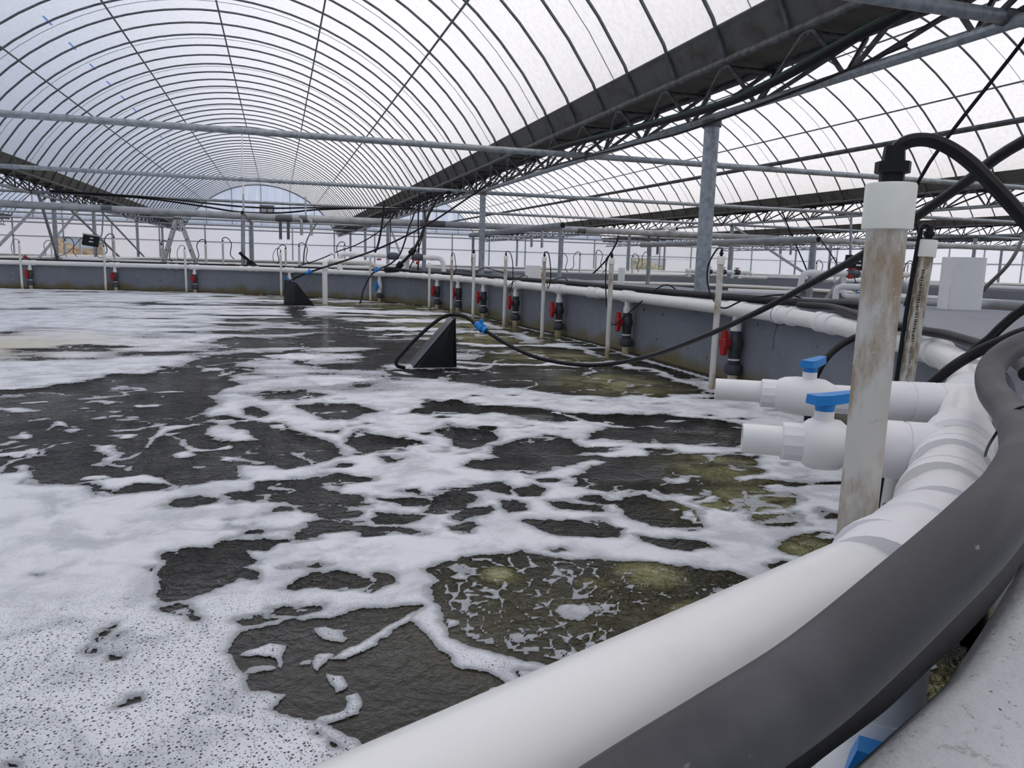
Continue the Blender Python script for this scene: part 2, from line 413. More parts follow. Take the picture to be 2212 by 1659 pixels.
# ---------------------------------------------------------------- walls
def wall_panels(name, label, xs, y, zs, mat, mull=.05):
    w = thing(name, ((xs[0] + xs[-1]) / 2, y, zs[0]), label, 'wall', kind='structure')
    return w
wb_ = thing('wall_back', (10, 65.2, -1.2), 'white sheet end wall with a grid of steel mullions', 'wall', kind='structure')
XL, XR = -25.0, 53.6
# window openings in the end wall (x0, x1, z0, z1)
WINS = [(-15.7, -12.55, .5, 1.9), (31.0, 34.5, .45, 1.75)]
xs_m = [XL + 3.27 * i for i in range(25)]
zs_m = [-1.2, .35, 1.95, 3.5]
for i in range(len(xs_m) - 1):
    for j in range(3):
        a, b, c, d = xs_m[i], xs_m[i + 1], zs_m[j], zs_m[j + 1]
        cells = [(a, b, c, d)]
        for (wx0, wx1, wz0, wz1) in WINS:
            nc = []
            for (a1, b1, c1, d1) in cells:
                if wx1 <= a1 or wx0 >= b1 or wz1 <= c1 or wz0 >= d1: nc.append((a1, b1, c1, d1)); continue
                x0, x1, z0, z1 = max(a1, wx0), min(b1, wx1), max(c1, wz0), min(d1, wz1)
                for q in ((a1, b1, c1, z0), (a1, b1, z1, d1), (a1, x0, z0, z1), (x1, b1, z0, z1)):
                    if q[1] - q[0] > .01 and q[3] - q[2] > .01: nc.append(q)
            cells = nc
        m = MB()
        for (a1, b1, c1, d1) in cells: m.box(((a1 + b1) / 2, 65.25, (c1 + d1) / 2), (b1 - a1, .02, d1 - c1))
        m.build('wall_sheet', 'panel', wb_, False)
for x in xs_m: MB().box((x, 65.17, 1.15), (.09, .09, 4.7)).build('mullion', 'steel', wb_, False)
for z in (.35, 1.95, 3.3, 3.52): MB().box(((XL + XR) / 2, 65.16, z), (XR - XL, .07, .07)).build('rail', 'steel', wb_, False)
for k in VAULTS:     # gables
    xc = XC + SPAN * k
    us = [-5.6 + 11.2 * i / 24 for i in range(25)]
    poly = [(xc + u, 65.0, 3.3) for u in (5.6, -5.6)] + [(xc + u, 65.0, max(3.31, arch(u) + .03)) for u in us]
    MB().prism(poly, (0, .03, 0)).build('gable_sheet', 'gable', wb_, False)
    for u in (-4.05, -2.17, 0, 2.17, 4.05): MB().box((xc + u, 64.95, (3.3 + arch(u)) / 2), (.06, .06, arch(u) - 3.3)).build('gable_post', 'steel', wb_, False)
    MB().tube([(xc + u, 64.95, arch(u)) for u in us], .035, 6).build('gable_rib', 'rib', wb_)
fan = thing('exhaust_fan', (-.75, 64.8, 4.35), 'dark louvred exhaust fan high in the end gable', 'fan')
MB().box((-.75, 64.9, 4.5), (1.1, .1, .85)).build('fan_housing', 'steel_dark', fan, False)
for dx in (-.25, .25): MB().lathe([(0, .2), (1, .2)], (-.75 + dx, 64.84, 4.55), (-.75 + dx, 64.8, 4.55), 16).build('fan_opening', 'panel', fan)
# windows in the end wall
for wi, (x0, x1, z0, z1) in enumerate(WINS):
    w = thing('window_%d' % (wi + 1), ((x0 + x1) / 2, 65.2, z0), ['pale sliding window in the end wall with brown scrub outside', 'pale two-pane sliding window with autumn scrub outside'][wi], 'window', kind='structure')
    xm = (x0 + x1) / 2
    m = MB()
    for (a, b, c, d) in ((x0, x1, z0, z0 + .09), (x0, x1, z1 - .09, z1), (x0, x0 + .1, z0, z1), (x1 - .1, x1, z0, z1)): m.box(((a + b) / 2, 65.2, (c + d) / 2), (b - a, .12, d - c))
    m.build('window_frame', 'frame_pale', w, False)
    MB().box((xm, 65.2, (z0 + z1) / 2), (.16, .1, z1 - z0)).build('meeting_stile', 'frame_pale', w, False)
    for a, b in ((x0 + .1, xm - .08), (xm + .08, x1 - .1)): MB().box(((a + b) / 2, 65.22, (z0 + z1) / 2), (b - a, .01, z1 - z0 - .18)).build('pane', 'glass', w, False)
# scrub bank outside the windows
for hx, mt, lb in ((-14.5, 'scrub', 'dry brown scrub bank outside the left window'), (34.5, 'leafy', 'yellow green scrub bank outside the right window')):
    vs = []; fs = []
    N = 26
    for j in range(N):
        for i in range(N):
            x = hx - 7 + 14 * i / (N - 1); y = 67.5 + 9 * j / (N - 1)
            vs.append((x, y, -1.2 + 3.1 * (j / (N - 1)) ** .8 * (1 + .25 * math.sin(i * .5)) + random.uniform(-.18, .18)))
    for j in range(N - 1):
        for i in range(N - 1): a = j * N + i; fs.append((a, a + 1, a + N + 1, a + N))
    tag(link_mesh('hillside', vs, fs, mt, None, False), lb, 'hillside', kind='structure')
# side and near walls
def side_wall(name, label, a, b, h):
    (x0, y0), (x1, y1) = a, b
    w = thing(name, ((x0 + x1) / 2, (y0 + y1) / 2, -1.2), label, 'wall', kind='structure')
    L = math.hypot(x1 - x0, y1 - y0); n = max(1, round(L / 3.3)); rot = Matrix.Rotation(math.atan2(y1 - y0, x1 - x0), 3, 'Z')
    for i in range(n):
        t = (i + .5) / n
        MB().box((x0 + (x1 - x0) * t, y0 + (y1 - y0) * t, (h - 1.2) / 2), (L / n, .02, h + 1.2), rot).build('wall_sheet', 'panel', w, False)
        t = i / n
        MB().box((x0 + (x1 - x0) * t, y0 + (y1 - y0) * t, (h - 1.2) / 2), (.09, .1, h + 1.2), rot).build('mullion', 'steel', w, False)
    for z in (.35, 1.95, h): MB().box(((x0 + x1) / 2, (y0 + y1) / 2, z), (L, .08, .07), rot).build('rail', 'steel', w, False)
side_wall('wall_right', 'pale sheet side wall on the far right', (XR, Y0), (XR, 65.2), 3.4)
side_wall('wall_left', 'white sheet side wall beyond the left bay', (-25, Y0), (-25, 65.2), 3.4)
wf = thing('wall_front', (10, Y0, -1.2), 'white sheet end wall behind the viewer', 'wall', kind='structure')
MB().box((14, Y0 - .02, 1.1), (79, .02, 4.6)).build('wall_sheet', 'panel', wf, False)
for k in VAULTS:
    xc = XC + SPAN * k; us = [-5.6 + 11.2 * i / 24 for i in range(25)]
    MB().prism([(xc + u, Y0, 3.3) for u in (5.6, -5.6)] + [(xc + u, Y0, max(3.31, arch(u) + .03)) for u in us], (0, -.03, 0)).build('gable_sheet', 'gable', wf, False)
for k, (xa, xb) in enumerate(((-25, -18.8), (40.1, 53.6))):   # lean-to film closing the roof to the side walls
    fl = MB().add([(xa, Y0, 3.42 if k == 0 else 3.4), (xb, Y0, 3.4), (xb, 65.2, 3.4), (xa, 65.2, 3.42)], [(0, 1, 2, 3)]).build('ceiling_%d' % (k + 1), 'film', None, False)
    tag(fl, ['flat film roof strip along the left side wall', 'flat film roof strip along the right side wall'][k], 'roof', kind='structure')
og = MB().add([(-160, -120, -1.35), (200, -120, -1.35), (200, 260, -1.35), (-160, 260, -1.35)], [(0, 1, 2, 3)]).build('ground', 'conc_top', None, False); tag(og, 'dry open ground outside the hall', 'ground', kind='structure')
fo = MB().box((14, 28, -1.25), (80, 78, .1)).build('floor', 'conc_far', None, False); tag(fo, 'bare concrete floor of the hall', 'floor', kind='structure')

# ================================================================== THE WATER TANK
ZP = .66; RP = .057; ZT = .69               # ring pipe axis and radius, top of the concrete wall
RING = [(-14.6, 10), (-14.6, .5), (-12.5, -2.2), (-2.6, -.72), (-.3, .25), (.78, .72), (2.3, 2.06), (2.88, 2.8), (3.53, 4.33), (3.72, 5.03), (3.80, 9), (3.56, 12.6), (3.42, 15.0), (2.75, 17.5), (1.3, 19.6), (-.6, 20.9), (-2.6, 21.7), (-6, 22.3), (-12, 22.4), (-14.6, 20.5), (-14.6, 10)]
def densify(nodes, step=.25, rad=.5):
    P = round_bends([(x, y, 0) for x, y in nodes], rad, 6); out = []
    for a, b in zip(P, P[1:]):
        n = max(1, int((b - a).length / step))
        for i in range(n): out.append(a.lerp(b, i / n))
    out.append(P[-1]); return out
def normals(P):   # outward = to the right of the direction of travel
    N = []
    for i in range(len(P)):
        t = (P[min(i + 1, len(P) - 1)] - P[max(i - 1, 0)]).normalized(); N.append(Vector((t.y, -t.x, 0)))
    return N
def lerp_tab(v, tab):
    for (a, x), (b, y) in zip(tab, tab[1:]):
        if v <= b: return x + (y - x) * max(0, (v - a)) / (b - a)
    return tab[-1][1]
def swept(P, N, prof, jitter=0):
    """prof(i) -> list of (offset, z); one strip per i"""
    vs = []; fs = []; K = None
    for i, (p, n) in enumerate(zip(P, N)):
        pr = prof(i); K = len(pr)
        for o, z in pr:
            q = p + n * o; j = random.uniform(-jitter, jitter); vs.append((q.x + j, q.y + j, z + random.uniform(-jitter, jitter) * .6))
    for i in range(len(P) - 1):
        for k in range(K - 1):
            a = i * K + k; fs.append((a, a + 1, a + K + 1, a + K))
    return vs, fs
TP = densify(RING, .22, .7); TN = normals(TP)
arc = [0.0]
for a, b in zip(TP, TP[1:]): arc.append(arc[-1] + (b - a).length)
near_i = min(range(len(TP)), key=lambda i: (TP[i] - Vector((.78, .72, 0))).length); A0 = arc[near_i]
def woff(i): return lerp_tab(arc[i] - A0, [(-9, .150), (-.35, .144), (-.1, .130), (1.2, .12), (3.0, .10), (99, .085)])
def wout(i):
    return lerp_tab(arc[i] - A0, [(-9, 1.3), (0, 1.1), (1.6, .62), (2.6, .75), (3.6, 1.1), (4.6, 1.75), (5.5, 2.05), (9, 2.1), (15, 2.35), (18, 2.1), (21, 1.3), (24, 1.0), (60, 1.0)])
def ztop(i): return lerp_tab(arc[i] - A0, [(-99, .69), (1.3, .69), (2.4, .715), (3.3, .745), (4.0, .772), (4.6, .76), (5.3, .728), (7, .71), (20, .71), (26, .70), (99, .70)])
tw = thing('tank_wall', (3.9, 8, -1.2), 'grey painted concrete wall around the water tank with a broad top ledge', 'tank wall', kind='structure')
vs, fs = swept(TP, TN, lambda i: [(woff(i), -1.15), (woff(i), -.3), (woff(i), .2), (woff(i), .45), (woff(i), ztop(i) - .025)], .004); link_mesh('inner_face', vs, fs, 'conc', tw, True, None)
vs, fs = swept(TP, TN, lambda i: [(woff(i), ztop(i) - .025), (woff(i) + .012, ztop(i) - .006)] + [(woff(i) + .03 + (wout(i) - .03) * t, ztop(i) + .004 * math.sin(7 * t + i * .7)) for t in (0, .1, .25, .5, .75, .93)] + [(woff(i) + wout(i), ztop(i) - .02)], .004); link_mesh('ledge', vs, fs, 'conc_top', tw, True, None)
vs, fs = swept(TP, TN, lambda i: [(woff(i) + wout(i), ztop(i) - .02), (woff(i) + wout(i), .2), (woff(i) + wout(i), -1.15)], .004); link_mesh('outer_face', vs, fs, 'conc_far', tw, True, None)

# ------------------------------------------------------------------ ring pipe with its fittings
rp = thing('ring_pipe', (3.76, 5.2, ZP), 'long white plastic pipe following the tank rim with tees and couplings', 'pipe')
for a, b in zip(RING, RING[1:]):
    MB().tube([(a[0], a[1], ZP), (b[0], b[1], ZP)], RP, 28, False).build('pipe_run', 'pvc', rp)
def dir_at(x, y):
    i = min(range(len(TP)), key=lambda i: (TP[i].xy - Vector((x, y))).length)
    a = TP[max(i - 2, 0)]; b = TP[min(i + 2, len(TP) - 1)]; return (b - a).normalized(), TN[i]
def elbow(n, ang_len=.10):
    P0, P1, P2 = [Vector((*RING[n + d], ZP)) for d in (-1, 0, 1)]
    a = (P0 - P1).normalized(); b = (P2 - P1).normalized()
    s = ang_len
    pth = round_bends([P1 + a * s, P1, P1 + b * s], s * .6, 5)
    e = MB().tube(pth, RP + .004, 28); o = e.build('elbow', 'pvc_fit', rp)
    for d in (a, b):
        MB().lathe([(0, RP + .001), (0, RP + .0115), (.05, RP + .0125), (.95, RP + .0125), (1, RP + .0115), (1, RP + .001)], P1 + d * (s * .55), P1 + d * (s * 1.25), 28).build('socket', 'pvc_fit', o)
for n in range(1, len(RING) - 1): elbow(n, .115)
def coupling(p, d, L=.09, name='coupling'):
    p = Vector((*p, ZP)); MB().lathe([(0, RP), (0, RP + .0095), (.05, RP + .0105), (.44, RP + .0105), (.46, RP + .006), (.54, RP + .006), (.56, RP + .0105), (.95, RP + .0105), (1, RP + .0095), (1, RP)], p - d * L / 2, p + d * L / 2, 28).build(name, 'pvc_fit', rp)
def tee(x, y):
    d, n = dir_at(x, y); p = Vector((x, y, ZP)); L = .24
    o = MB().lathe([(0, RP), (0, RP + .011), (.03, RP + .012), (.32, RP + .012), (.34, RP + .006), (.66, RP + .006), (.68, RP + .012), (.97, RP + .012), (1, RP + .011), (1, RP)], p - d * L / 2, p + d * L / 2, 28).build('tee', 'pvc_fit', rp)
    MB().lathe([(0, .036), (1, .036)], p + Vector((0, 0, -.03)), p + Vector((0, 0, -.085)), 16).build('tee_outlet', 'pvc_fit', o)
VALVES = [(-6.0, 22.3), (-3.994, 21.946), (-2.06, 21.484), (.274, 20.302), (2.264, 18.204), (3.175, 15.912), (3.417, 15.012), (3.514, 13.392), (3.616, 11.754), (3.729, 10.062), (3.789, 7.993), (3.766, 5.77)]
for x, y in VALVES: tee(x, y)
tee(.70, .685)
for q in ((1.13, 1.03), (.98, .90), (-.9, 22.0 - .95), (3.0, 16.57)): coupling(q, dir_at(*q)[0])
# tee sockets of the two branches on the ring
def ring_band(q, L, r): d, n = dir_at(*q); p = Vector((*q, ZP)); MB().lathe([(0, RP + .002), (.05, r), (.95, r), (1, RP + .002)], p - d * L / 2, p + d * L / 2, 28).build('branch_tee', 'pvc_fit', rp)
ring_band((1.30, 1.18), .16, RP + .012); ring_band((1.83, 1.65), .18, RP + .012)
# marker strokes and small printing on the pipe
for (x, y), k in (((3.77, 5.79), 2), ((3.79, 8.01), 1)):
    for s in range(k):
        d, n = dir_at(x, y); base = Vector((x, y, ZP)) + d * (.016 * s)
        pts = []
        for t in range(5):
            a = math.radians(22 + t * 6); pts.append(base - n * math.cos(a) * (RP + .0075) + Vector((0, 0, math.sin(a) * (RP + .0075))) + d * (t * .004))
        MB().tube(pts, .0016, 5).build('marker_stroke', 'print', rp)
d, n = dir_at(3.40, 4.0)
for k, (o, l) in enumerate(((0, .004), (.012, .004), (.028, .02), (.052, .035), (.092, .012), (.11, .02), (.14, .012))):
    q = Vector((3.412, 4.05, ZP)) - d * (o + .02); a = math.radians(-8)
    c = q - n * math.cos(a) * (RP + .0007) + Vector((0, 0, math.sin(a) * (RP + .0007)))
    u = -n * math.sin(a) + Vector((0, 0, -math.cos(a)))
    h = .006 if k not in (2, 3) else .0045
    MB().add([c - u * h - d * 0, c - u * h - d * l, c + u * h - d * l, c + u * h], [(0, 1, 2, 3)]).build('pipe_print', 'print', rp, False)

# ------------------------------------------------------------------ drop valves under the ring pipe (local axes: -x = into the tank)
def make_drop(kind):
    r = thing('drop_valve', (0, 0, 0), 'x', 'valve')
    MB().lathe([(0, .036), (.35, .036), (.36, .047), (1, .047)], (0, 0, -.085), (0, 0, -.185), 20).build('nipple', 'pvc_new', r)
    bm = {'red': 'valve_grey', 'blue': 'pvc_new'}[kind]
    b = MB().lathe([(0, .050), (.08, .054), (.2, .052), (.24, .056), (.34, .064), (.45, .067), (.56, .064), (.66, .056), (.7, .052), (.92, .054), (1, .050)], (0, 0, -.185), (0, 0, -.425), 24).build('valve_body', bm, r)
    MB().lathe([(0, .024), (1, .022)], (-.05, 0, -.285), (-.098, 0, -.285), 14).build('stem', {'red': 'red', 'blue': 'blue'}[kind], b)
    h = MB()
    zs = [(-.11, .018, .016), (-.085, .026, .020), (-.035, .034, .022), (-.03, .044, .026), (0, .050, .028), (.03, .044, .026), (.035, .034, .022), (.085, .026, .020), (.11, .018, .016)]
    vs = []; fs = []
    for dz, w, t in zs:
        for sx, sy in ((-1, -1), (1, -1), (1, 1), (-1, 1)): vs.append((-.105 + sx * t - (abs(dz) * .08), sy * w, -.285 + dz))
    for i in range(len(zs) - 1):
        for j in range(4): k = (j + 1) % 4; fs.append((i * 4 + j, i * 4 + k, (i + 1) * 4 + k, (i + 1) * 4 + j))
    fs += [(3, 2, 1, 0), tuple(range(len(vs) - 4, len(vs)))]
    h.add(vs, fs).build('handle', {'red': 'red', 'blue': 'blue'}[kind], r, True, 25)
    MB().lathe([(0, .05), (1, .05)], (0, 0, -.425), (0, 0, -.44), 20).build('collar', 'pvc_new', r)
    nu = MB().lathe([(0, .052), (.25, .054), (.3, .074), (.38, .080), (.85, .080), (.92, .072), (.94, .056), (1, .056)], (0, 0, -.44), (0, 0, -.565), 24).build('union_nut', 'valve_grey', r)
    MB().lathe([(0, .042), (1, .042)], (0, 0, -.565), (0, 0, -1.3), 18).build('riser', 'riser', r)
    return r
red_src = make_drop('red'); blue_src = make_drop('blue')
used = {'red': 0, 'blue': 0}
VL = ['red-handled valve nearest the left edge, on the far rim', 'red-handled valve on the far rim below the floodlight', 'red-handled valve on the far rim below the ladder', 'white valve with blue handle behind the far black float cover',
      'white valve with blue handle right of the tall white standpipe', 'red-handled valve at the far bend, its lever turned sideways', 'red-handled dark valve, sixth along the right rim toward the bend', 'red-handled dark valve, fifth along the right rim from the blue branch valves',
      'red-handled dark valve, fourth along the right rim from the blue branch valves', 'red-handled dark valve, third along the right rim from the blue branch valves', 'red-handled dark valve, second along the right rim, beside the hanging cable loop', 'largest red-handled dark valve, under the tee with marker strokes']
for i, (x, y) in enumerate(VALVES):
    k = 'blue' if i in (3, 4) else 'red'
    src = red_src if k == 'red' else blue_src
    o = src if used[k] == 0 else copy_tree(src); used[k] = 1
    d, n = dir_at(x, y); o.location = (x, y, ZP); o.rotation_euler = (0, 0, math.atan2(n.y, n.x) + (.55 if i < 3 else 0.1))
    if i < 3: o.rotation_euler = (0, 0, math.radians(60 + i * 4))
    if i == 5: o.rotation_euler = (0, 0, math.radians(25))
    tag(o, VL[i], 'valve', 'drop valves on the ring pipe')
o = copy_tree(blue_src); o.location = (.70, .70, ZP); o.rotation_euler = (0, 0, math.radians(45)); tag(o, 'blue-handled white valve glimpsed below the thick hose, bottom right', 'valve', 'drop valves on the ring pipe')

# ------------------------------------------------------------------ white poles standing in the tank, each with a cap and a cable
def make_pole(name, base, top, label, cap_h=.065, r=.026, mat='dirty', group='probe poles standing in the tank', cat='pole', cable=None, cab_r=.007, cap_mat='cap', n=20):
    b = Vector(base); t = Vector(top); ax = (t - b).normalized()
    o = thing(name, tuple(b), label, cat, group)
    MB().tube([b, t - ax * cap_h * .6], r, n).build('shaft', mat, o)
    MB().lathe([(0, r * 1.05), (.02, r * 1.25), (.95, r * 1.25), (1, r * 1.18)], t - ax * cap_h, t, n).build('cap', cap_mat, o)
    if cable:
        c = MB().tube(smooth_path(cable, 5), cab_r, 8).build('cable', 'cable', o)
        MB().lathe([(0, cab_r * 1.7), (.3, cab_r * 1.7), (.32, cab_r * 2.4), (.6, cab_r * 2.4), (.62, cab_r * 1.6), (1, cab_r * 1.4)], Vector(cable[0]) - ax * .002, Vector(cable[0]) + ax * .05, 10).build('gland', 'black', c)
    return o
PL = [(-6.12, 22.05, 'white pole nearest the left edge by the far rim'), (-4.19, 21.73, 'white pole in front of the far rim, below the floodlight'), (-2.24, 21.29, 'white pole in front of the far rim, beside the ladder foot'), (.07, 20.14, 'white pole behind the far black float cover'),
      (2.04, 18.08, 'white pole between the tall standpipe and the blue valve'), (2.94, 15.51, 'plain white pole just before the far bend'), (3.13, 14.3, 'rust-streaked pole, sixth along the right rim'), (3.21, 12.92, 'clean white pole, fifth along the right rim'),
      (3.31, 11.35, 'stained pole, fourth along the right rim from the blue branch valves'), (3.41, 9.82, 'brown-stained pole, third along the right rim from the blue branch valves'), (3.46, 7.75, 'stained pole encircled by a hanging loop of cable'), (3.43, 5.56, 'stained pole by the open end of the farther branch valve')]
for i, (x, y, lb) in enumerate(PL):
    zt = [1.13, 1.1, 1.1, 1.09, 1.1, .95, 1.08, 1.14, 1.1, 1.09, 1.08, 1.10][i]
    d, n = dir_at(x, y)
    lean = random.uniform(-.015, .015)
    c = None
    top = Vector((x + lean, y, zt))
    if i >= 6:
        s = -1 if i in (10, 11, 7) else 1
        w = .16 + .04 * (i % 3); low = {10: .72, 11: .42, 9: .42, 8: .55, 7: .3, 6: .3}[i]
        q = d * (s * 1.0)
        c = [top, top + Vector((0, 0, .06)), top + q * (-w * .5) + n * .02 + Vector((0, 0, .05)), top + q * (-w) + n * .02 + Vector((0, 0, -.1)), top + q * (-w * .9) + n * .04 + Vector((0, 0, -low * .7)),
             top + q * (-w * .1) + n * .06 + Vector((0, 0, -low)), top + q * (.18) + n * .15 + Vector((0, 0, -low * .8)), Vector((x, y, 0)) + q * .35 + n * .45 + Vector((0, 0, ZT + .12)), Vector((x, y, 0)) + q * .5 + n * .62 + Vector((0, 0, ZT + .01))]
    elif i < 4:
        c = [top, top + Vector((0, 0, .07)), top + Vector((-.1, 0, .09)), top + Vector((-.18, .02, -.08)), top + Vector((-.15, .05, -.25)), Vector((x - .02, y + .15, ZT + .14)), Vector((x + .15, y + .6, ZT + .02))]
    make_pole('probe_pole', (x, y, -.9), tuple(top), lb, mat='dirty' if i in (6, 8, 9, 10, 11) else 'riser', cable=c, n=14)
BP = Vector((.799, .879, 0))
make_pole('probe_pole', (BP.x, BP.y, -.9), (.803, .884, 1.121), 'largest white pole with a cream cap, in front of the blue valves', .062, .0262, cable=[(.806, .888, 1.121), (.807, .889, 1.14), (.808, .890, 1.152), (.81, .888, 1.168), (.822, .88, 1.178), (.842, .868, 1.179), (.86, .85, 1.168), (.875, .826, 1.146), (.888, .80, 1.116), (.906, .768, 1.075), (.947, .70, .98), (1.05, .62, .86)], cab_r=.0095, n=40)
p2 = make_pole('probe_pole', (2.14, 2.27, -.9), (2.262, 2.283, 1.124), 'leaning mud-stained pole with printed lettering behind the blue valves', .062, .0262, 'dirtier', cable=[(2.262, 2.283, 1.124), (2.266, 2.286, 1.15), (2.263, 2.29, 1.172), (2.247, 2.295, 1.178), (2.235, 2.295, 1.152), (2.225, 2.295, 1.05), (2.215, 2.295, .92), (2.205, 2.295, .75), (2.19, 2.295, .4), (2.175, 2.295, -.1)], cab_r=.008, n=28)
# lettering printed up the leaning pole
def wrap_text(txt, size, origin, axis, face, r, parent, mat='print'):
    cu = bpy.data.curves.new('lettering', 'FONT'); cu.body = txt; cu.size = size; cu.resolution_u = 2
    ob = bpy.data.objects.new('tmp', cu); COL.objects.link(ob)
    dg = bpy.context.evaluated_depsgraph_get(); me = bpy.data.meshes.new_from_object(ob.evaluated_get(dg))
    bpy.data.objects.remove(ob); ax = Vector(axis).normalized(); fc = Vector(face); fc = (fc - ax * fc.dot(ax)).normalized(); sd = ax.cross(fc)
    off = wl(parent); O = Vector(origin)
    for v in me.vertices:
        a = -v.co.y / r
        v.co = O + ax * v.co.x + (fc * math.cos(a) + sd * math.sin(a)) * (r + .0006) - off
    me.materials.append(M[mat]); o = bpy.data.objects.new('lettering', me); COL.objects.link(o); o.parent = parent; return o
ax2 = Vector((2.262 - 2.14, .013, 2.024)).normalized(); b2 = Vector((2.14, 2.27, -.9))
wrap_text('VG1 25MM LOT NO. 2019.02.', .0145, b2 + ax2 * (1.64), -ax2, (-.93, -.6, 0), .0262, p2)
for k in range(30):
    s = 1.66 + k * .0088; L = .0028 + .0028 * ((k * 7) % 3) / 2
    a0 = math.radians(0); fc = Vector((-.93, -.6, 0)).normalized(); sd = (-ax2).cross(fc)
    c = b2 + ax2 * s; pts = []
    for (da, dl) in ((0, 0), (-.32, 0), (-.32, L), (0, L)):
        pts.append(c + ax2 * dl + (fc * math.cos(da) + sd * math.sin(da)) * .0268)
    MB().add(pts, [(0, 1, 2, 3)]).build('pole_print', 'print', p2, False)

# ------------------------------------------------------------------ the two branch valves by the viewer
def branch(name, label, P, R):
    """P: points along the axis from the open end to the ring"""
    o = thing(name, tuple(P[0]), label, 'valve', 'branch valves by the rim')
    E, A, Bc, Cc, D, G = [Vector(p) for p in P]
    ax = (G - E).normalized(); r, rb, rl = R
    q = lambda t: E + (G - E) * t
    L = (G - E).length; f = lambda p: (Vector(p) - E).length / L
    inner = r * .84
    MB().lathe([(.12, inner), (0, inner), (0, r * .97), (.015, r), (1, r)], E, q(f(A) + .03), 32, False).build('outlet_pipe', 'pvc_new', o)
    MB().lathe([(0, inner), (1, inner * .9)], E + ax * .018, E + ax * .03, 24).build('outlet_bore', 'pvc', o)
    def hexnut(a, b, rr, nm):
        w = MB(); w.lathe([(0, rr * .93), (.06, rr), (.93, rr), (1, rr * .93)], a, b, 12); w.build(nm, 'pvc_fit', o, False)
    hexnut(A - ax * .008, A + ax * .035, r * 1.30, 'end_nut')
    bl = f(Cc) - f(A)
    body = MB().lathe([(0, r * 1.15), (.05, r * 1.40), (.14, rb * .93), (.32, rb), (.62, rb), (.80, rb * .95), (.90, r * 1.4), (1, r * 1.15)], A + ax * .03, Cc, 36).build('valve_body', 'pvc_new', o)
    hexnut(Cc - ax * .008, Cc + ax * .04, r * 1.28, 'rear_nut')
    MB().lathe([(0, r), (1, r)], Cc + ax * .03, D + ax * .02, 28).build('pipe_stub', 'pvc_new', o)
    red = MB().lathe([(0, r * 1.02), (.0, rl * .97), (.015, rl), (.30, rl), (.305, rl * .94), (.335, rl * .94), (.34, rl * 1.0), (.55, rl * 1.0), (.555, rl * .95), (.58, rl * .95), (.585, rl), (.78, rl * 1.0), (.785, rl * 1.035), (.82, rl * 1.035), (.825, rl * .98), (1, rl * .98)], D, G, 40).build('reducer', 'pvc_fit', o)
    st = Bc; up = Vector((0, 0, 1))
    MB().lathe([(0, rb * .36), (1, rb * .36)], st + up * rb * .8, st + up * (rb * 1.30), 24).build('stem_collar', 'pvc_new', o)
    hd = MB().lathe([(0, rb * .34), (.9, rb * .38), (1, rb * .38)], st + up * (rb * 1.30), st + up * (rb * 1.62), 24).build('handle', 'blue', o)
    return o, hd, st, rb
def tee_handle(hd, st, rb, yaw, L0, L1):
    """a bar handle with a thick hub end, tapered toward the tip, on the blue collar"""
    h = MB(); vs = []; fs = []
    c, s = math.cos(yaw), math.sin(yaw)
    secs = [(-L0, .30, .0), (-L0 * .9, .36, 0), (0, .40, 0), (L1 * .3, .36, .03), (L1 * .9, .25, .10), (L1, .20, .12)]
    for x, w, up in secs:
        for (dy, dz) in ((-1, 0), (1, 0), (1, 1), (-1, 1)):
            yy = dy * w * rb * (1.0 if dz == 0 else .86); zz = rb * (1.56 + up) + dz * rb * .36
            vs.append((st.x + c * x - s * yy, st.y + s * x + c * yy, st.z + zz))
    for i in range(len(secs) - 1):
        for j in range(4): k = (j + 1) % 4; fs.append((i * 4 + j, i * 4 + k, (i + 1) * 4 + k, (i + 1) * 4 + j))
    fs += [(3, 2, 1, 0), tuple(range(len(vs) - 4, len(vs)))]
    h.add(vs, fs).build('handle_bar', 'blue', hd, False)
ov = branch('branch_valve', 'white branch valve with blue T-handle, the farther of the pair', [(1.192, 1.909, ZP), (1.295, 1.825, ZP), (1.385, 1.752, ZP), (1.44, 1.707, ZP), (1.515, 1.665, ZP), (1.80, 1.56, ZP)], (.0305, .053, .0565))
tee_handle(ov[1], ov[2], ov[3], math.radians(28), .03, .075)
lv = branch('branch_valve', 'white branch valve with blue lever, the nearer of the pair', [(.911, 1.345, ZP - .004), (.986, 1.305, ZP - .004), (1.045, 1.268, ZP - .004), (1.09, 1.243, ZP - .004), (1.118, 1.225, ZP - .004), (1.30, 1.12, ZP - .004)], (.0305, .053, .0575))
tee_handle(lv[1], lv[2], lv[3], math.radians(2), .035, .085)

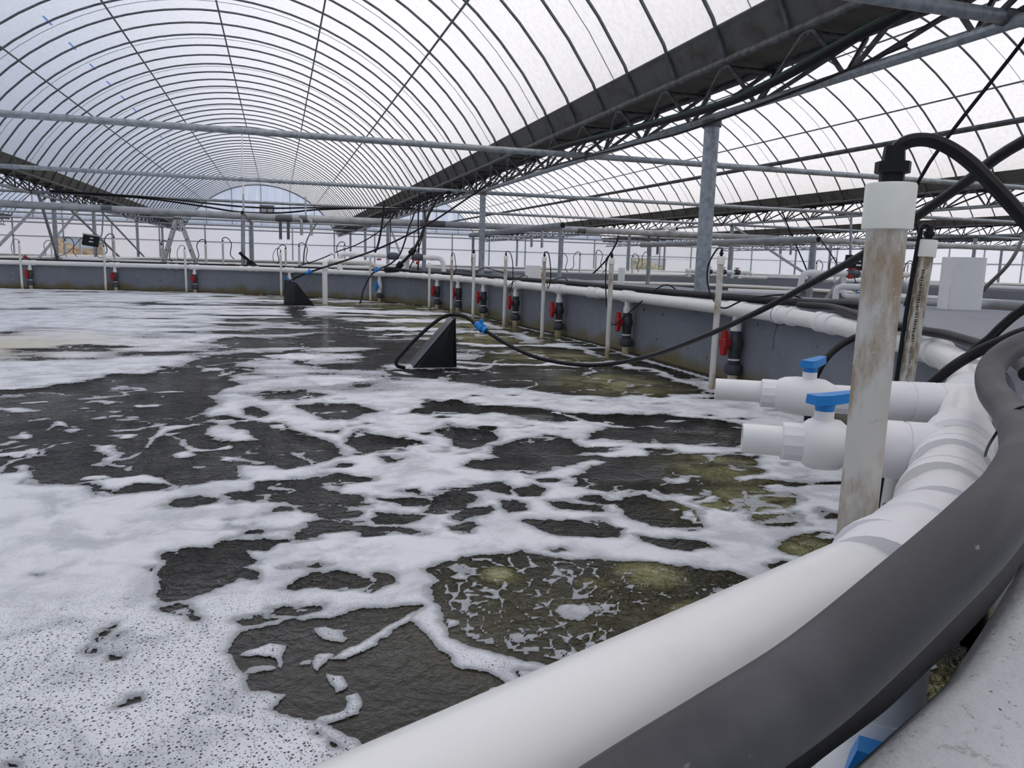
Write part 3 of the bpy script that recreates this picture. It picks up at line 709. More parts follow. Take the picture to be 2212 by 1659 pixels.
# ================================================================== HOSES AND CABLES ON THE RIM
def cable(name, label, path, r, mat='cable', cat='cable', group=None, n=8, sub=6):
    o = thing(name, tuple(path[0]), label, cat, group)
    MB().tube(smooth_path(path, sub), r, n).build('run', mat, o); return o
gh = cable('thick_hose', 'thick scuffed grey-black hose curling along the near rim', [(-.30, .13, .712), (-.12, .21, .708), (.052, .285, .708), (.109, .301, .719), (.177, .325, .729), (.233, .336, .744), (.305, .354, .761), (.396, .384, .787), (.503, .429, .81), (.658, .529, .809), (.88, .703, .796), (1.11, .917, .785), (1.287, 1.106, .786), (1.417, 1.229, .807), (1.535, 1.303, .831), (1.664, 1.351, .854), (1.843, 1.378, .875), (2.1, 1.3, .82), (2.4, 1.2, .73)], .0268, 'hose', 'hose', n=28, sub=8)
cable('ledge_hose', 'smooth black hose tucked under the thick hose on the near rim', [(-.30, .125, .70), (-.05, .235, .70), (.12, .31, .70), (.252, .366, .70), (.296, .385, .70), (.329, .40, .70), (.407, .433, .70), (.479, .469, .70), (.572, .515, .70), (.669, .568, .702), (.769, .626, .706), (.942, .72, .712), (1.2, .83, .718), (1.5, .9, .72), (1.9, .93, .72)], .027, 'black', 'hose', n=24)
def ring_off(s0, s1, off, z, step=.5):
    out = []
    s = s0
    while s <= s1:
        i = min(range(len(arc)), key=lambda i: abs(arc[i] - A0 - s)); p = TP[i] + TN[i] * (off(s) if callable(off) else off); out.append((p.x, p.y, z(s) if callable(z) else z)); s += step
    return out
SB = arc[min(range(len(TP)), key=lambda i: (TP[i] - Vector((2.35, 18.1, 0))).length)] - A0      # arc length at the far bend
h = cable('ledge_hose', 'long black hose lying on the ledge behind the ring pipe', ring_off(4.1, SB + .2, lambda s: .16 + .03 * math.sin(s * 1.3) - (.10 if s > SB - .6 else 0), lambda s: lerp_tab(s, [(0, .75), (4.0, .80), (4.6, .79), (5.3, .757), (7, .742), (99, .742)]) + (.03 if s > SB - .8 else 0)), .034, 'black', 'hose', n=14)
h = cable('ledge_hose', 'black hose lying on the far ledge from the bend to the left', ring_off(SB, SB + 17, lambda s: .06 + min(.34, (s - SB) * .2), lambda s: ZT + .05 - min(.02, (s - SB) * .02)), .034, 'black', 'hose', n=12)
dh = cable('drop_hose', 'thick black hose dropping from the truss to the far bend of the rim', [(4.7, 19.2, 2.74), (3.9, 18.9, 2.62), (3.52, 18.5, 2.2), (3.376, 18.284, 1.941), (3.212, 18.0, 1.604), (3.0, 17.8, 1.246), (2.8, 17.75, 1.012), (2.62, 17.8, .84), (2.5, 17.86, .76)], .034, 'black', 'hose', n=12)
MB().lathe([(0, .05), (.1, .075), (.9, .075), (1, .05)], (2.72, 17.76, .93), (2.63, 17.8, .83), 14).build('coupling', 'black', dh)
MB().lathe([(0, .05), (.1, .07), (.9, .07), (1, .05)], (2.36, 18.0, .76), (2.62, 17.72, .76), 14).build('tee_fitting', 'black', dh)
MB().lathe([(0, .05), (.15, .07), (.85, .07), (1, .05)], (3.02, 17.8, 1.26), (2.9, 17.77, 1.13), 14).build('upper_coupling', 'black', dh)
th = cable('truss_hose', 'black hose with a thin green stripe lying along the roof truss', [(4.56, 14.5, 2.96), (4.52, 12.55, 2.931), (4.52, 10.865, 2.851), (4.52, 9.213, 2.772), (4.52, 7.489, 2.716), (4.52, 6.542, 2.767), (4.52, 5.791, 2.861), (4.52, 5.271, 2.917), (4.52, 4.5, 2.96), (4.6, 2.5, 2.95)], .045, 'black', 'hose', n=14)
MB().tube(smooth_path([(4.485, 12.55, 2.955), (4.485, 10.865, 2.875), (4.485, 9.213, 2.796), (4.485, 7.489, 2.740), (4.485, 6.542, 2.791), (4.485, 5.791, 2.885), (4.485, 5.271, 2.941), (4.485, 4.5, 2.984)], 6), .006, 5).build('green_stripe', simple('green_stripe', (.02, .16, .09), (.02, .12, .07)), th)
cable('power_cable', 'thin black cable running beside the truss hose', [(4.5, 16, 2.70), (4.55, 12.5, 2.66), (4.6, 9.5, 2.60), (4.62, 8.4, 2.585), (4.6, 6.5, 2.63), (4.55, 5.0, 2.70)], .014)
cable('black_cable', 'heavier black cable rising over the ring pipe at the right edge', [(1.80, 1.85, .58), (1.83, 1.80, .66), (1.863, 1.745, .735), (1.91, 1.708, .785), (1.93, 1.656, .820), (1.948, 1.603, .852), (1.992, 1.491, .90), (2.1, 1.3, .93)], .0155, 'cable', n=14)
cable('black_cable', 'upper black cable climbing off the ledge at the right edge', [(2.165, 1.965, .738), (2.19, 1.965, .765), (2.195, 1.925, .80), (2.165, 1.855, .85), (2.135, 1.767, .906), (2.094, 1.584, 1.003), (2.05, 1.3, 1.1)], .0145, 'cable', n=12)
cable('black_hose', 'black hose resting against the ring pipe elbow', [(3.83, 5.05, .745), (3.66, 4.5, .762), (3.46, 4.1, .762), (3.25, 3.7, .75), (3.08, 3.35, .742), (2.90, 2.98, .745), (2.78, 2.76, .748), (2.70, 2.58, .752), (2.60, 2.40, .75), (2.48, 2.20, .748), (2.30, 1.95, .745), (2.1, 1.72, .742), (1.95, 1.58, .74)], .021, 'black', 'hose', n=12)
cable('black_cable', 'black cable curving down behind the farther branch valve', [(2.40, 3.02, .2), (2.43, 3.06, .42), (2.497, 3.08, .557), (2.608, 3.109, .64), (2.731, 3.1, .70), (2.841, 3.05, .735), (2.9, 2.95, .745)], .0165, 'cable', n=10)
# cable ties round pipe and hose
def cable_tie(label, c, ax, r, tail=None):
    c = Vector(c); ax = Vector(ax).normalized(); u = ax.orthogonal().normalized(); w = ax.cross(u)
    o = thing('cable_tie', tuple(c), label, 'cable tie', 'cable ties')
    pts = [c + (u * math.cos(a) + w * math.sin(a)) * r for a in [2 * math.pi * i / 24 for i in range(25)]]
    MB().tube(pts, .0022, 5).build('loop', 'cable', o)
    if tail: MB().tube(smooth_path(tail, 4), .0022, 5).build('tail', 'cable', o)
cable_tie('black tie around ring pipe and ledge hose, its long tail hanging', (3.66, 5.02, ZP + .01), dir_at(3.66, 5.02)[0], .085, [(3.62, 5.0, .60), (3.60, 5.0, .50), (3.60, 5.0, .40)])
def strap(label, pts):
    o = thing('cable_tie', tuple(pts[0]), label, 'cable tie', 'cable ties'); MB().tube(smooth_path(pts, 5), .0022, 5).build('strap', 'cable', o)
strap('black tie over the thick hose at its bend, tail running down', [(1.03, .80, .812), (1.012, .803, .822), (.998, .818, .815), (.995, .83, .795), (1.0, .85, .765), (1.05, .90, .735), (1.10, .945, .71)])
strap('black tie tail by the leaning pole and the ring pipe elbow', [(2.80, 2.82, .735), (2.77, 2.86, .70), (2.78, 2.88, .62), (2.80, 2.88, .52)])
strap('straight black tie tail under the near couplings', [(1.10, 1.06, .61), (1.12, 1.14, .57), (1.16, 1.21, .54), (1.212, 1.242, .52)])

# ================================================================== BLACK FLOAT COVERS
def float_cover(label, tri_a, tri_b):
    """two triangles (front and back) of (x,y,z)"""
    o = thing('float_cover', tri_a[0], label, 'float cover', 'black wedge covers floating in the tank')
    def sheet(nm, quad, N=8, bul=.012):
        vs = []; fs = []; A, B, Cc, D = [Vector(q) for q in quad]; nn = (B - A).cross(D - A).normalized()
        for j in range(N + 1):
            for i in range(N + 1):
                s, t = i / N, j / N; p = A.lerp(B, s).lerp(D.lerp(Cc, s), t)
                vs.append(p + nn * (bul * math.sin(math.pi * s) * math.sin(math.pi * t) + .003 * math.sin(9 * s + 5 * t)))
        for j in range(N):
            for i in range(N): a = j * (N + 1) + i; fs.append((a, a + 1, a + N + 2, a + N + 1))
        e = link_mesh(nm, vs, fs, 'sheet', o, True, None); e.modifiers.new('thick', 'SOLIDIFY').thickness = .006
    a, b, c = [Vector(p) for p in tri_a]; a2, b2, c2 = [Vector(p) for p in tri_b]
    sheet('slope_sheet', [a, a2, c2, c], bul=.015); sheet('upright_sheet', [b, c, c2, b2])
    sheet('front_cheek', [a, b, c, c], bul=.006); sheet('back_cheek', [a2, c2, c2, b2], bul=.006)
    for p, q in ((a, c), (b, c), (c, c2)): MB().tube([p, q], .008, 6).build('rim_fold', 'black', o)
    return o
float_cover('nearer black wedge-shaped cover standing on the water', [(1.085, 7.05, -.12), (1.60, 7.05, -.12), (1.585, 7.08, .465)], [(1.10, 7.42, -.12), (1.62, 7.42, -.12), (1.60, 7.40, .462)])
float_cover('farther black wedge-shaped cover below the white manifold', [(.80, 16.75, -.12), (.34, 16.6, -.12), (.36, 16.62, .455)], [(.56, 17.15, -.12), (.10, 17.0, -.12), (.12, 17.0, .51)])
f2 = cable('air_hose', 'long black air hose sagging from the nearer black cover past the stained poles', [(1.10, 6.98, .02), (1.03, 6.97, .04), (1.025, 6.98, .09), (1.08, 6.99, .155), (1.214, 7.01, .292), (1.381, 7.02, .435), (1.50, 7.0, .503), (1.625, 6.86, .505), (1.719, 6.684, .428), (1.899, 6.397, .3), (2.088, 6.008, .218), (2.337, 5.51, .228), (2.478, 4.856, .377), (2.484, 4.148, .588), (2.424, 3.511, .785), (2.339, 2.983, .955), (2.234, 2.559, 1.079), (2.159, 2.281, 1.18), (2.052, 1.96, 1.282), (1.958, 1.685, 1.368), (1.928, 1.2, 1.5), (1.95, .4, 1.75)], .0165, 'cable', 'hose', n=12)
f1 = cable('air_hose', 'thin black hose from the farther black cover up to the truss', [(.24, 17.05, .50), (.30, 17.2, .52), (.418, 17.163, .585), (.605, 17.016, .671), (1.118, 16.785, .861), (1.87, 16.601, 1.143), (2.545, 16.554, 1.464), (3.249, 16.616, 1.863), (3.95, 16.6, 2.35), (4.6, 17.0, 2.75)], .02, 'cable', 'hose', n=8)
f3 = cable('air_hose', 'thin black hose looping from the water over the far rim', [(1.69, 17.2, -.05), (1.75, 17.3, .12), (1.80, 17.4, .288), (1.92, 17.5, .529), (2.105, 17.6, .745), (2.432, 17.867, .875), (2.659, 17.833, 1.091), (2.813, 17.948, 1.432), (2.97, 18.077, 1.862), (3.3, 18.4, 2.3), (4.5, 19.0, 2.7)], .018, 'cable', 'hose', n=8)
for o, a, b in ((f2, (1.70, 6.715, .447), (1.765, 6.61, .393)), (f1, (.56, 17.03, .652), (.70, 16.96, .71)), (f3, (2.06, 17.58, .71), (2.2, 17.68, .79))):
    a, b = Vector(a), Vector(b); rr = .03
    k = MB().lathe([(0, rr), (.3, rr), (.32, rr * 1.35), (.68, rr * 1.35), (.7, rr), (1, rr)], a, b, 12).build('connector', 'blue', o)
    MB().box(((a + b) / 2) + Vector((0, 0, .05)), (.03, .05, .045)).build('tap', 'blue', k, False)

# ================================================================== WHITE MANIFOLD BEHIND THE FAR BEND
def pvc_run(parent, pts, r, mat='pvc_new', bend=.10, n=16, name='pipe'):
    return MB().tube(round_bends(pts, bend, 6), r, n).build(name, mat, parent)
def sleeve(parent, a, b, r, mat='pvc_fit', name='socket', n=16):
    return MB().lathe([(0, r * .96), (.06, r), (.94, r), (1, r * .96)], a, b, n).build(name, mat, parent)
sp = thing('standpipe', (.97, 17.3, -.9), 'tall white standpipe in the water bending over to the rim', 'pipe')
pvc_run(sp, [(.97, 17.3, -.9), (.97, 17.3, .93), (2.1, 18.55, .90), (2.35, 18.75, .74), (2.4, 18.8, .70)], .056, bend=.13)
sleeve(sp, (.97, 17.3, .72), (.97, 17.3, .84), .066); sleeve(sp, (1.06, 17.4, .925), (1.16, 17.51, .922), .066); sleeve(sp, (1.95, 18.38, .905), (2.06, 18.5, .9), .066)
mf = thing('pipe_manifold', (1.45, 19.4, ZP), 'white pipe manifold with dark grey valves beyond the far bend', 'pipe manifold')
pvc_run(mf, [(1.45, 19.4, .70), (1.45, 19.4, 1.10), (3.86, 18.75, 1.06), (3.9, 18.74, .70)], .057, bend=.14)
sleeve(mf, (1.45, 19.4, .70), (1.45, 19.4, .80), .07); sleeve(mf, (1.45, 19.4, .92), (1.45, 19.4, 1.0), .068); sleeve(mf, (1.33, 19.43, 1.10), (1.22, 19.46, 1.10), .04)
for t in (.12, .40, .66, .90):
    a = Vector((1.45, 19.4, 1.10)).lerp(Vector((3.86, 18.75, 1.06)), t); dd = Vector((2.41, -.65, -.04)).normalized(); sleeve(mf, a - dd * .06, a + dd * .06, .066)
for t, hn in ((.515, 0), (.755, 1)):
    a = Vector((1.45, 19.4, 1.10)).lerp(Vector((3.86, 18.75, 1.06)), t); dd = Vector((2.41, -.65, -.04)).normalized()
    v = MB().lathe([(0, .07), (.12, .085), (.16, .075), (.22, .088), (.5, .093), (.78, .088), (.84, .075), (.88, .085), (1, .07)], a - dd * .14, a + dd * .14, 20).build('valve_body', 'valve_mid', mf)
    hnd = MB().box(a + (Vector((-.06, -.12, -.06)) if hn else Vector((-.35, -.1, -.09))), (.1, .05, .04)).build('valve_handle', 'red', v, False)
    if hn: MB().box(a + Vector((0, -.03, -.14)), (.08, .05, .06)).build('valve_knob', 'red', v, False)
for t in (.62, .66):
    a = Vector((1.45, 19.4, 1.10)).lerp(Vector((3.86, 18.75, 1.06)), t)
    MB().tube([a + Vector((0, .05 if t > .64 else 0, 0)), (a.x + .02, a.y + (.25 if t > .64 else 0), .60)], .05, 14).build('down_pipe', 'pvc_new', mf)
MB().tube([(2.6, 19.2, 1.05), (2.6, 19.3, .66)], .035, 12).build('thin_down_pipe', 'cap', mf)
# cables hanging behind the manifold
for i, p in enumerate([[(2.55, 19.6, 2.4), (2.5, 19.6, 1.9), (2.4, 19.5, 1.4), (2.3, 19.4, 1.16)], [(3.0, 19.5, 2.4), (2.5, 19.5, 1.75), (1.9, 19.5, 1.35), (1.4, 19.5, 1.15), (1.0, 20.0, .95), (.5, 20.6, .76)], [(3.3, 18.9, 2.6), (3.28, 18.9, 2.0), (3.3, 18.9, 1.2), (3.3, 19, .75)],
                       [(3.35, 18.9, 2.6), (3.45, 18.9, 1.9), (3.3, 18.9, 1.3), (3.1, 19.2, .75)], [(2.7, 19.6, 2.3), (2.7, 19.6, 1.5), (2.65, 19.6, .75)], [(1.3, 26, 2.2), (.9, 24.5, 1.6), (.75, 23.5, 1.2), (.7, 23, .8)]]):
    cable('hanging_cable', ['thick black cable hanging to the top of the white manifold', 'black cable slanting from the truss over the manifold elbow', 'straight black cable hanging past the right manifold valve', 'black cable swinging out below the right manifold valve', 'thin black cable hanging behind the manifold', 'black cable bundle dropping left of the manifold'][i], p, [.026, .014, .018, .014, .011, .02][i], group='cables hanging round the manifold', n=6)

# ================================================================== DUCT WITH DROP NOZZLES ACROSS THE HALL
du = thing('air_duct', (0, 24, 2.0), 'thick grey duct pipe crossing the hall above the far tank wall', 'duct')
MB().tube([(-19, 24, 2.2), (-7, 24, 2.17), (.5, 24, 2.10), (8, 24, 2.13), (20, 24, 2.12), (41, 24, 2.12)], .10, 18).build('duct_run', 'duct', du)
for a, b in ((-4.62, -4.35), (-.05, .42), (.62, .85), (4.2, 5.0), (9.4, 9.7), (14.0, 14.3)):
    z = 2.10 if -2 < a < 3 else 2.12
    MB().lathe([(0, .104), (1, .104)], (a, 24, z + (.035 if a < -3 else 0)), (b, 24, z + (.035 if a < -3 else 0)), 18).build('dark_coupling', 'duct_dark', du)
NZ = [(.09, 23.98, 1.5, 0), (.31, 23.98, 1.5, 0), (.68, 23.75, 1.64, 1), (.96, 23.75, 1.64, 1), (7.78, 23.75, 1.53, 1), (8.13, 23.75, 1.52, 1), (12.03, 23.98, 1.42, 0), (12.38, 23.98, 1.43, 0), (17.07, 23.75, 1.59, 1), (17.5, 23.75, 1.58, 1)]
for i, (x, y, z, e) in enumerate(NZ):
    pts = [(x, 24, 2.02), (x, 24, z)] if not e else [(x - .1, 23.95, 2.08), (x, 23.75, 2.06), (x, 23.75, z)]
    nz = MB().tube(round_bends(pts, .08, 4) if e else pts, .042, 12).build('duct_nozzle', 'duct_dark' if not e else 'duct', du)
    MB().lathe([(0, .048), (1, .048)], (x, pts[-1][1], z), (x, pts[-1][1], z - .025), 12).build('nozzle_tip', 'pvc', nz)
for x in (.82, -.93): MB().tube([(x, 24.02, 2.1), (x, 24.3, 2.75)], .025, 8).build('hanger', 'steel', du)
st = thing('duct_stand', (-.94, 23.2, ZT), 'two-post steel stand under the duct with an open pipe on top', 'stand')
MB().tube([(-.94, 23.2, ZT), (-.91, 23.2, 2.12)], .055, 12).build('post', 'steel', st)
MB().tube([(-.74, 24.9, ZT), (-.74, 24.9, 1.95)], .05, 12).build('post', 'steel', st)
MB().tube([(-.915, 23.0, 2.16), (-.74, 25.0, 1.98)], .062, 12).build('top_pipe', 'duct', st)
MB().lathe([(0, .05), (1, .05)], (-.916, 22.99, 2.162), (-.915, 22.996, 2.161), 12).build('pipe_mouth', 'black', st)
for lab, x, y0, y1, z in (('open-ended grey pipe on a post left of the near pillar', 6.19, 16.77, 25.5, 1.87), ('open-ended grey pipe on a post over the empty tank', 7.85, 10.11, 16.0, 1.48)):
    o = thing('side_pipe', (x, y0, ZT), lab, 'pipe', 'open pipes on posts')
    MB().tube([(x, y0 - .1, z), (x, y1, z)], .075 if x < 7 else .055, 14).build('pipe_run', 'duct', o)
    MB().lathe([(0, .06 if x < 7 else .042), (1, .06 if x < 7 else .042)], (x, y0 - .106, z), (x, y0 - .101, z), 14).build('pipe_mouth', 'black', o)
    MB().tube([(x, y0, -1.1 if x > 7 else ZT - .02), (x, y0, z - .05)], .045, 10).build('post', 'steel', o)
    MB().tube([(x, y1 - .4, -1.1), (x, y1 - .4, z - .05)], .045, 10).build('post', 'steel', o)
cb = thing('slack_cables', (-2, 26.6, 2.6), 'slack black cables sagging below the third tie beam', 'cable')
for p in ([(-6.5, 26.6, 2.74), (-5.34, 26.6, 2.72), (-3.67, 26.6, 2.68), (-2.34, 26.6, 2.60), (-1.1, 26.6, 2.53), (.0, 26.6, 2.53), (1.2, 26.6, 2.60), (4.5, 26.6, 2.72)], [(-6.5, 26.7, 2.72), (-4, 26.7, 2.66), (-2.34, 26.7, 2.50), (-1.11, 26.7, 2.36), (.17, 26.7, 2.40), (1.3, 26.7, 2.55), (3, 26.7, 2.68)]):
    MB().tube(smooth_path(p, 5), .028, 6).build('cable', 'cable', cb)

wr = MB().tube([(-1.42, 37.2, 6.46), (-1.42, 37.2, 2.2)], .035, 8).build('hanging_rod', 'pvc_new'); tag(wr, 'thin white rod hanging from the roof crown', 'rod')
sc_ = thing('security_camera', (12.7, 23.7, 2.25), 'small white security camera on top of the grey duct', 'camera')
MB().box((12.55, 23.75, 2.30), (.22, .12, .10)).build('bracket', 'pvc_new', sc_, False)
MB().lathe([(0, .07), (.1, .085), (.9, .085), (1, .075)], (12.72, 23.95, 2.31), (12.85, 23.62, 2.29), 14).build('camera_body', 'pvc_new', sc_)
MB().lathe([(0, .055), (1, .055)], (12.85, 23.62, 2.29), (12.853, 23.612, 2.29), 14).build('lens', 'black', sc_)

# ================================================================== LEFT ROW: BRACES, FLOODLIGHT, LADDER
for i, (a, b) in enumerate([((-7.21, 28.94, 2.66), (-7.21, 23.4, .80)), ((-6.95, 29.7, 2.66), (-6.95, 40.5, .54)), ((-6.95, 27.2, 2.66), (-6.95, 28.95, .69)), ((-7.21, 33.6, 2.6), (-7.21, 27.6, .66)), ((-6.95, 35.8, 2.66), (-6.95, 48.1, .43))]):
    br = MB().tube([a, b], .045, 10).build('brace_pipe', 'steel')
    tag(br, ['steel brace running down to the left from the left pillar', 'steel brace running down to the right from the left pillar', 'steep steel brace meeting the foot of the left pillar', 'steel brace crossing low behind the left pillar', 'steel brace running right from the pillar with the floodlight'][i], 'brace', 'diagonal braces of the left row')
fl = thing('floodlight', (-5.0, 24.2, 1.1), 'black floodlight on a pale bracket at the left', 'floodlight')
rot = Matrix.Rotation(math.radians(-18), 3, 'X') @ Matrix.Rotation(math.radians(8), 3, 'Y')
hb = MB().box((-4.93, 24.0, 1.27), (.40, .10, .27), rot).build('housing', 'black', fl, False)
for k in range(6): MB().box(Vector((-4.93, 24.0, 1.27)) + rot @ Vector((-.17 + .068 * k, .07, 0)), (.012, .06, .25), rot).build('cooling_fin', 'black', hb, False)
for dz, w in ((.06, .07), (-.04, .10)): MB().box(Vector((-4.93, 24.0, 1.27)) + rot @ Vector((.02, -.053, dz)), (w, .006, .03), rot).build('label_plate', 'pvc', hb, False)
MB().box((-4.93, 24.08, 1.42), (.42, .05, .05), rot).build('bracket', 'alu', fl, False)
MB().tube([(-4.72, 24.06, 1.27), (-4.66, 24.1, 1.5), (-4.6, 24.12, 2.08)], .02, 8).build('hanger', 'steel', fl)
MB().tube(smooth_path([(-5.1, 24.0, 1.35), (-5.2, 24.0, 1.3), (-5.5, 24.0, .95), (-5.9, 24, .75)], 5), .008, 6).build('cable', 'cable', fl)
ld = thing('step_ladder', (-2.59, 23.3, ZT), 'aluminium step ladder standing open on the far ledge', 'ladder')
for s in (-1, 1):
    for y in (23.0, 23.38):
        a = Vector((-2.59 + s * .04, y, 1.92)); b = Vector((-2.59 + s * .43, y, ZT)); d = (b - a)
        ang = math.atan2(d.x, -d.z)
        MB().box((a + b) / 2, (.085, .03, d.length), Matrix.Rotation(-ang, 3, 'Y')).build('rail', 'alu', ld, False)
    for t in (.22, .45, .68, .9):
        x = -2.59 + s * (.04 + .39 * t); z = 1.92 - 1.23 * t
        MB().lathe([(0, .018), (1, .018)], (x, 22.97, z), (x, 23.40, z), 8).build('rung', 'alu', ld)
        MB().lathe([(0, .02), (1, .02)], (x, 22.975, z), (x, 22.965, z), 8).build('rung_plug', 'black', ld)
MB().box((-2.59, 23.19, 1.93), (.17, .44, .06)).build('hinge_head', 'steel_dark', ld, False)
sh = thing('black_scoop', (-.69, 23.1, ZT), 'black plastic scoop with a slanted handle leaning on the far ledge', 'scoop')
MB().tube([(-1.03, 23.1, 1.07), (-.72, 23.1, .80)], .04, 8).build('handle', 'black', sh)
MB().add([(-.80, 23.05, .85), (-.70, 23.05, .86), (-.52, 23.05, .69), (-.90, 23.05, .69), (-.80, 23.25, .85), (-.70, 23.25, .86), (-.50, 23.25, .69), (-.90, 23.25, .69)], [(0, 1, 2, 3), (7, 6, 5, 4), (0, 4, 5, 1), (1, 5, 6, 2), (2, 6, 7, 3), (3, 7, 4, 0)]).build('scoop', 'black', sh, False)
wd = MB().box((-1.25, 23.25, ZT + .03), (.22, .1, .06)).build('wood_offcut', 'wood', None, False); tag(wd, 'small raw wood offcut on the far ledge', 'wood')
rc = MB().lathe([(0, .08), (.5, .07), (1, .02)], (-6.3, 23.1, ZT), (-6.3, 23.1, ZT + .15), 12).build('red_cap', 'red'); tag(rc, 'small red cap on the far ledge at the left', 'cap')

# ================================================================== OTHER TANKS OF THE HALL
def round_rect(x0, x1, y0, y1, r, n=7):
    out = []
    for cx, cy, a0 in ((x1 - r, y0 + r, -90), (x1 - r, y1 - r, 0), (x0 + r, y1 - r, 90), (x0 + r, y0 + r, 180)):
        for i in range(n): a = math.radians(a0 + 90 * i / (n - 1)); out.append(Vector((cx + r * math.cos(a), cy + r * math.sin(a), 0)))
    out.append(out[0].copy()); return out
def dens(P, step=1.0):
    out = []
    for a, b in zip(P, P[1:]):
        n = max(1, int((b - a).length / step))
        for i in range(n): out.append(a.lerp(b, i / n))
    out.append(P[-1]); return out
TANKS = [('second', 6.15, 16.3, 1.5, 25.0, 'empty concrete tank right of the water tank'), ('third', -6.4, 4.2, 24.6, 47.0, 'concrete tank beyond the far wall of the water tank'), ('fourth', 6.15, 16.3, 26.6, 48.5, 'concrete tank behind the empty one'),
         ('fifth', 18.2, 28.6, 1.5, 25.0, 'concrete tank in the third bay'), ('sixth', 18.2, 28.6, 26.6, 48.5, 'concrete tank at the back of the third bay'), ('seventh', 30.4, 40.8, 4, 25.0, 'concrete tank in the farthest bay'), ('eighth', -18.6, -8.2, 24.6, 47, 'concrete tank in the left neighbouring bay')]
for nm, x0, x1, y0, y1, lb in TANKS:
    P = dens(round_rect(x0, x1, y0, y1, 3.6)); N = []
    for i in range(len(P)):
        t = (P[(i + 1) % (len(P) - 1)] - P[i - 1 if i else -2]).normalized(); N.append(Vector((t.y, -t.x, 0)))
    N[-1] = N[0]
    o = thing('tank', ((x0 + x1) / 2, (y0 + y1) / 2, -1.2), lb, 'tank', 'neighbouring concrete tanks', 'structure')
    z = ZT - .01 if nm == 'second' else ZT - .03
    tr = lambda i: .22 if nm == 'second' else .45
    vs, fs = swept(P, N, lambda i: [(0, -.75), (0, .10)]); link_mesh('lower_lining', vs, fs, 'beige', o)
    vs, fs = swept(P, N, lambda i: [(0, .10), (0, z)]); link_mesh('inner_face', vs, fs, 'conc_far', o)
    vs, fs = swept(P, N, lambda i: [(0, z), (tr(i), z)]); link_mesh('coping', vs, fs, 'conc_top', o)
    vs, fs = swept(P, N, lambda i: [(tr(i), z), (tr(i), -1.2)]); link_mesh('outer_face', vs, fs, 'conc_far', o)
    MB().add([tuple(p + Vector((0, 0, -.7))) for p in P[:-1]], [tuple(range(len(P) - 1))]).build('tank_floor', 'beige', o, False)
    q = thing('tank_pipe', ((x0 + x1) / 2, (y0 + y1) / 2, .55), 'white pipe around the ' + lb.replace('concrete tank', 'tank'), 'pipe', 'ring pipes of the other tanks')
    zz = .42 if nm == 'second' else .72
    MB().tube([tuple(p + n * (-.09 if nm == 'second' else .1) + Vector((0, 0, zz))) for p, n in zip(P, N)], .055, 8, False).build('pipe_run', 'pvc', q)
# small capped poles around the other tanks
BPOLES = [(-8.0, 32.5, .66), (-6.6, 28.5, .66), (-4.5, 24.8, .66), (-3.2, 24.4, .66), (-2.01, 24.4, .66), (-1.54, 24.4, .66), (.23, 24.4, .66), (.62, 24.4, .66), (2.0, 24.8, .66), (9.3, 25.1, .68), (10.0, 25.1, .68), (10.6, 25.1, .68), (11.2, 25.1, .68), (12.0, 25.1, .68), (12.6, 25.1, .68), (16.4, 20.9, .68), (16.4, 20, .68), (16.4, 18.5, .68), (16.4, 17, .68), (16.4, 15.5, .68), (22.5, 25.2, .66), (23.3, 25.2, .66), (24.1, 25.2, .66), (24.9, 25.2, .66)]
for i, (x, y, z) in enumerate(BPOLES):
    wh = 'in front of the back wall, number' if i < 9 else 'along the rims of the tanks to the right, number'
    t = Vector((x, y, z + .55 + .08 * (i % 3)))
    s = 1 if i % 2 else -1
    make_pole('probe_pole', (x, y, z - .02), tuple(t), 'thin white capped pole, ' + ORD[i if i < 9 else (i - 9 if i < 20 else i - 20)] + (' from the left behind the tank' if i < 9 else (' from the left of those lining the empty tank' if i < 20 else ' from the left of those on the third bay tank')), .09, .03, 'riser', 'small poles of the other tanks', cable=[t, t + Vector((0, 0, .09)), t + Vector((s * .12, 0, .12)), t + Vector((s * .24, 0, -.05)), t + Vector((s * .2, .05, -.35)), t + Vector((s * .3, .1, -.5))], cab_r=.012, n=8)
# white drums and stub pipes on the ledges
def drum(label, x, y, r, h, z=ZT):
    o = thing('white_drum', (x, y, z), label, 'pipe', 'upright white pipe sections on the ledges')
    MB().lathe([(.02, r * .93), (1, r * .93), (1, r), (0, r)], (x, y, z), (x, y, z + h), 40, False).build('shell', 'pvc', o)
    return o
dr = drum('tall upright white pipe section on the ledge at the right edge', 5.32, 4.98, .158, .455)
MB().box((5.163, 4.96, ZT + .12), (.012, .05, .24)).build('seam_strip', 'pvc_new', dr, False)
drum('short upright white pipe section on the ledge beside a pole', 4.5, 13.6, .15, .27)
drum('slim upright white pipe on the ledge by the second pillar', 5.45, 11.8, .055, .28)
# white manifold and grey valve on the ledge right of the near pillar
m2 = thing('pipe_manifold', (6.0, 7.9, ZT), 'white pipe manifold with a grey valve on the ledge beyond the big pole', 'pipe manifold')
pvc_run(m2, [(5.3, 8.35, ZT + .04), (5.95, 7.85, ZT + .04), (5.97, 7.84, .98), (7.4, 7.72, .99)], .036, bend=.08)
for a, b in (((5.93, 7.86, ZT + .04), (5.86, 7.91, ZT + .04)), ((6.06, 7.84, .98), (6.15, 7.83, .98)), ((6.75, 7.78, .985), (6.85, 7.77, .985))): sleeve(m2, a, b, .043)
v = MB().lathe([(0, .042), (.12, .052), (.2, .046), (.3, .056), (.7, .056), (.8, .046), (.88, .052), (1, .042)], (6.55, 7.79, .985), (6.72, 7.78, .985), 16).build('valve_body', 'valve_mid', m2)
MB().box((6.55, 7.72, .95), (.05, .03, .05)).build('valve_handle', 'red', v, False)
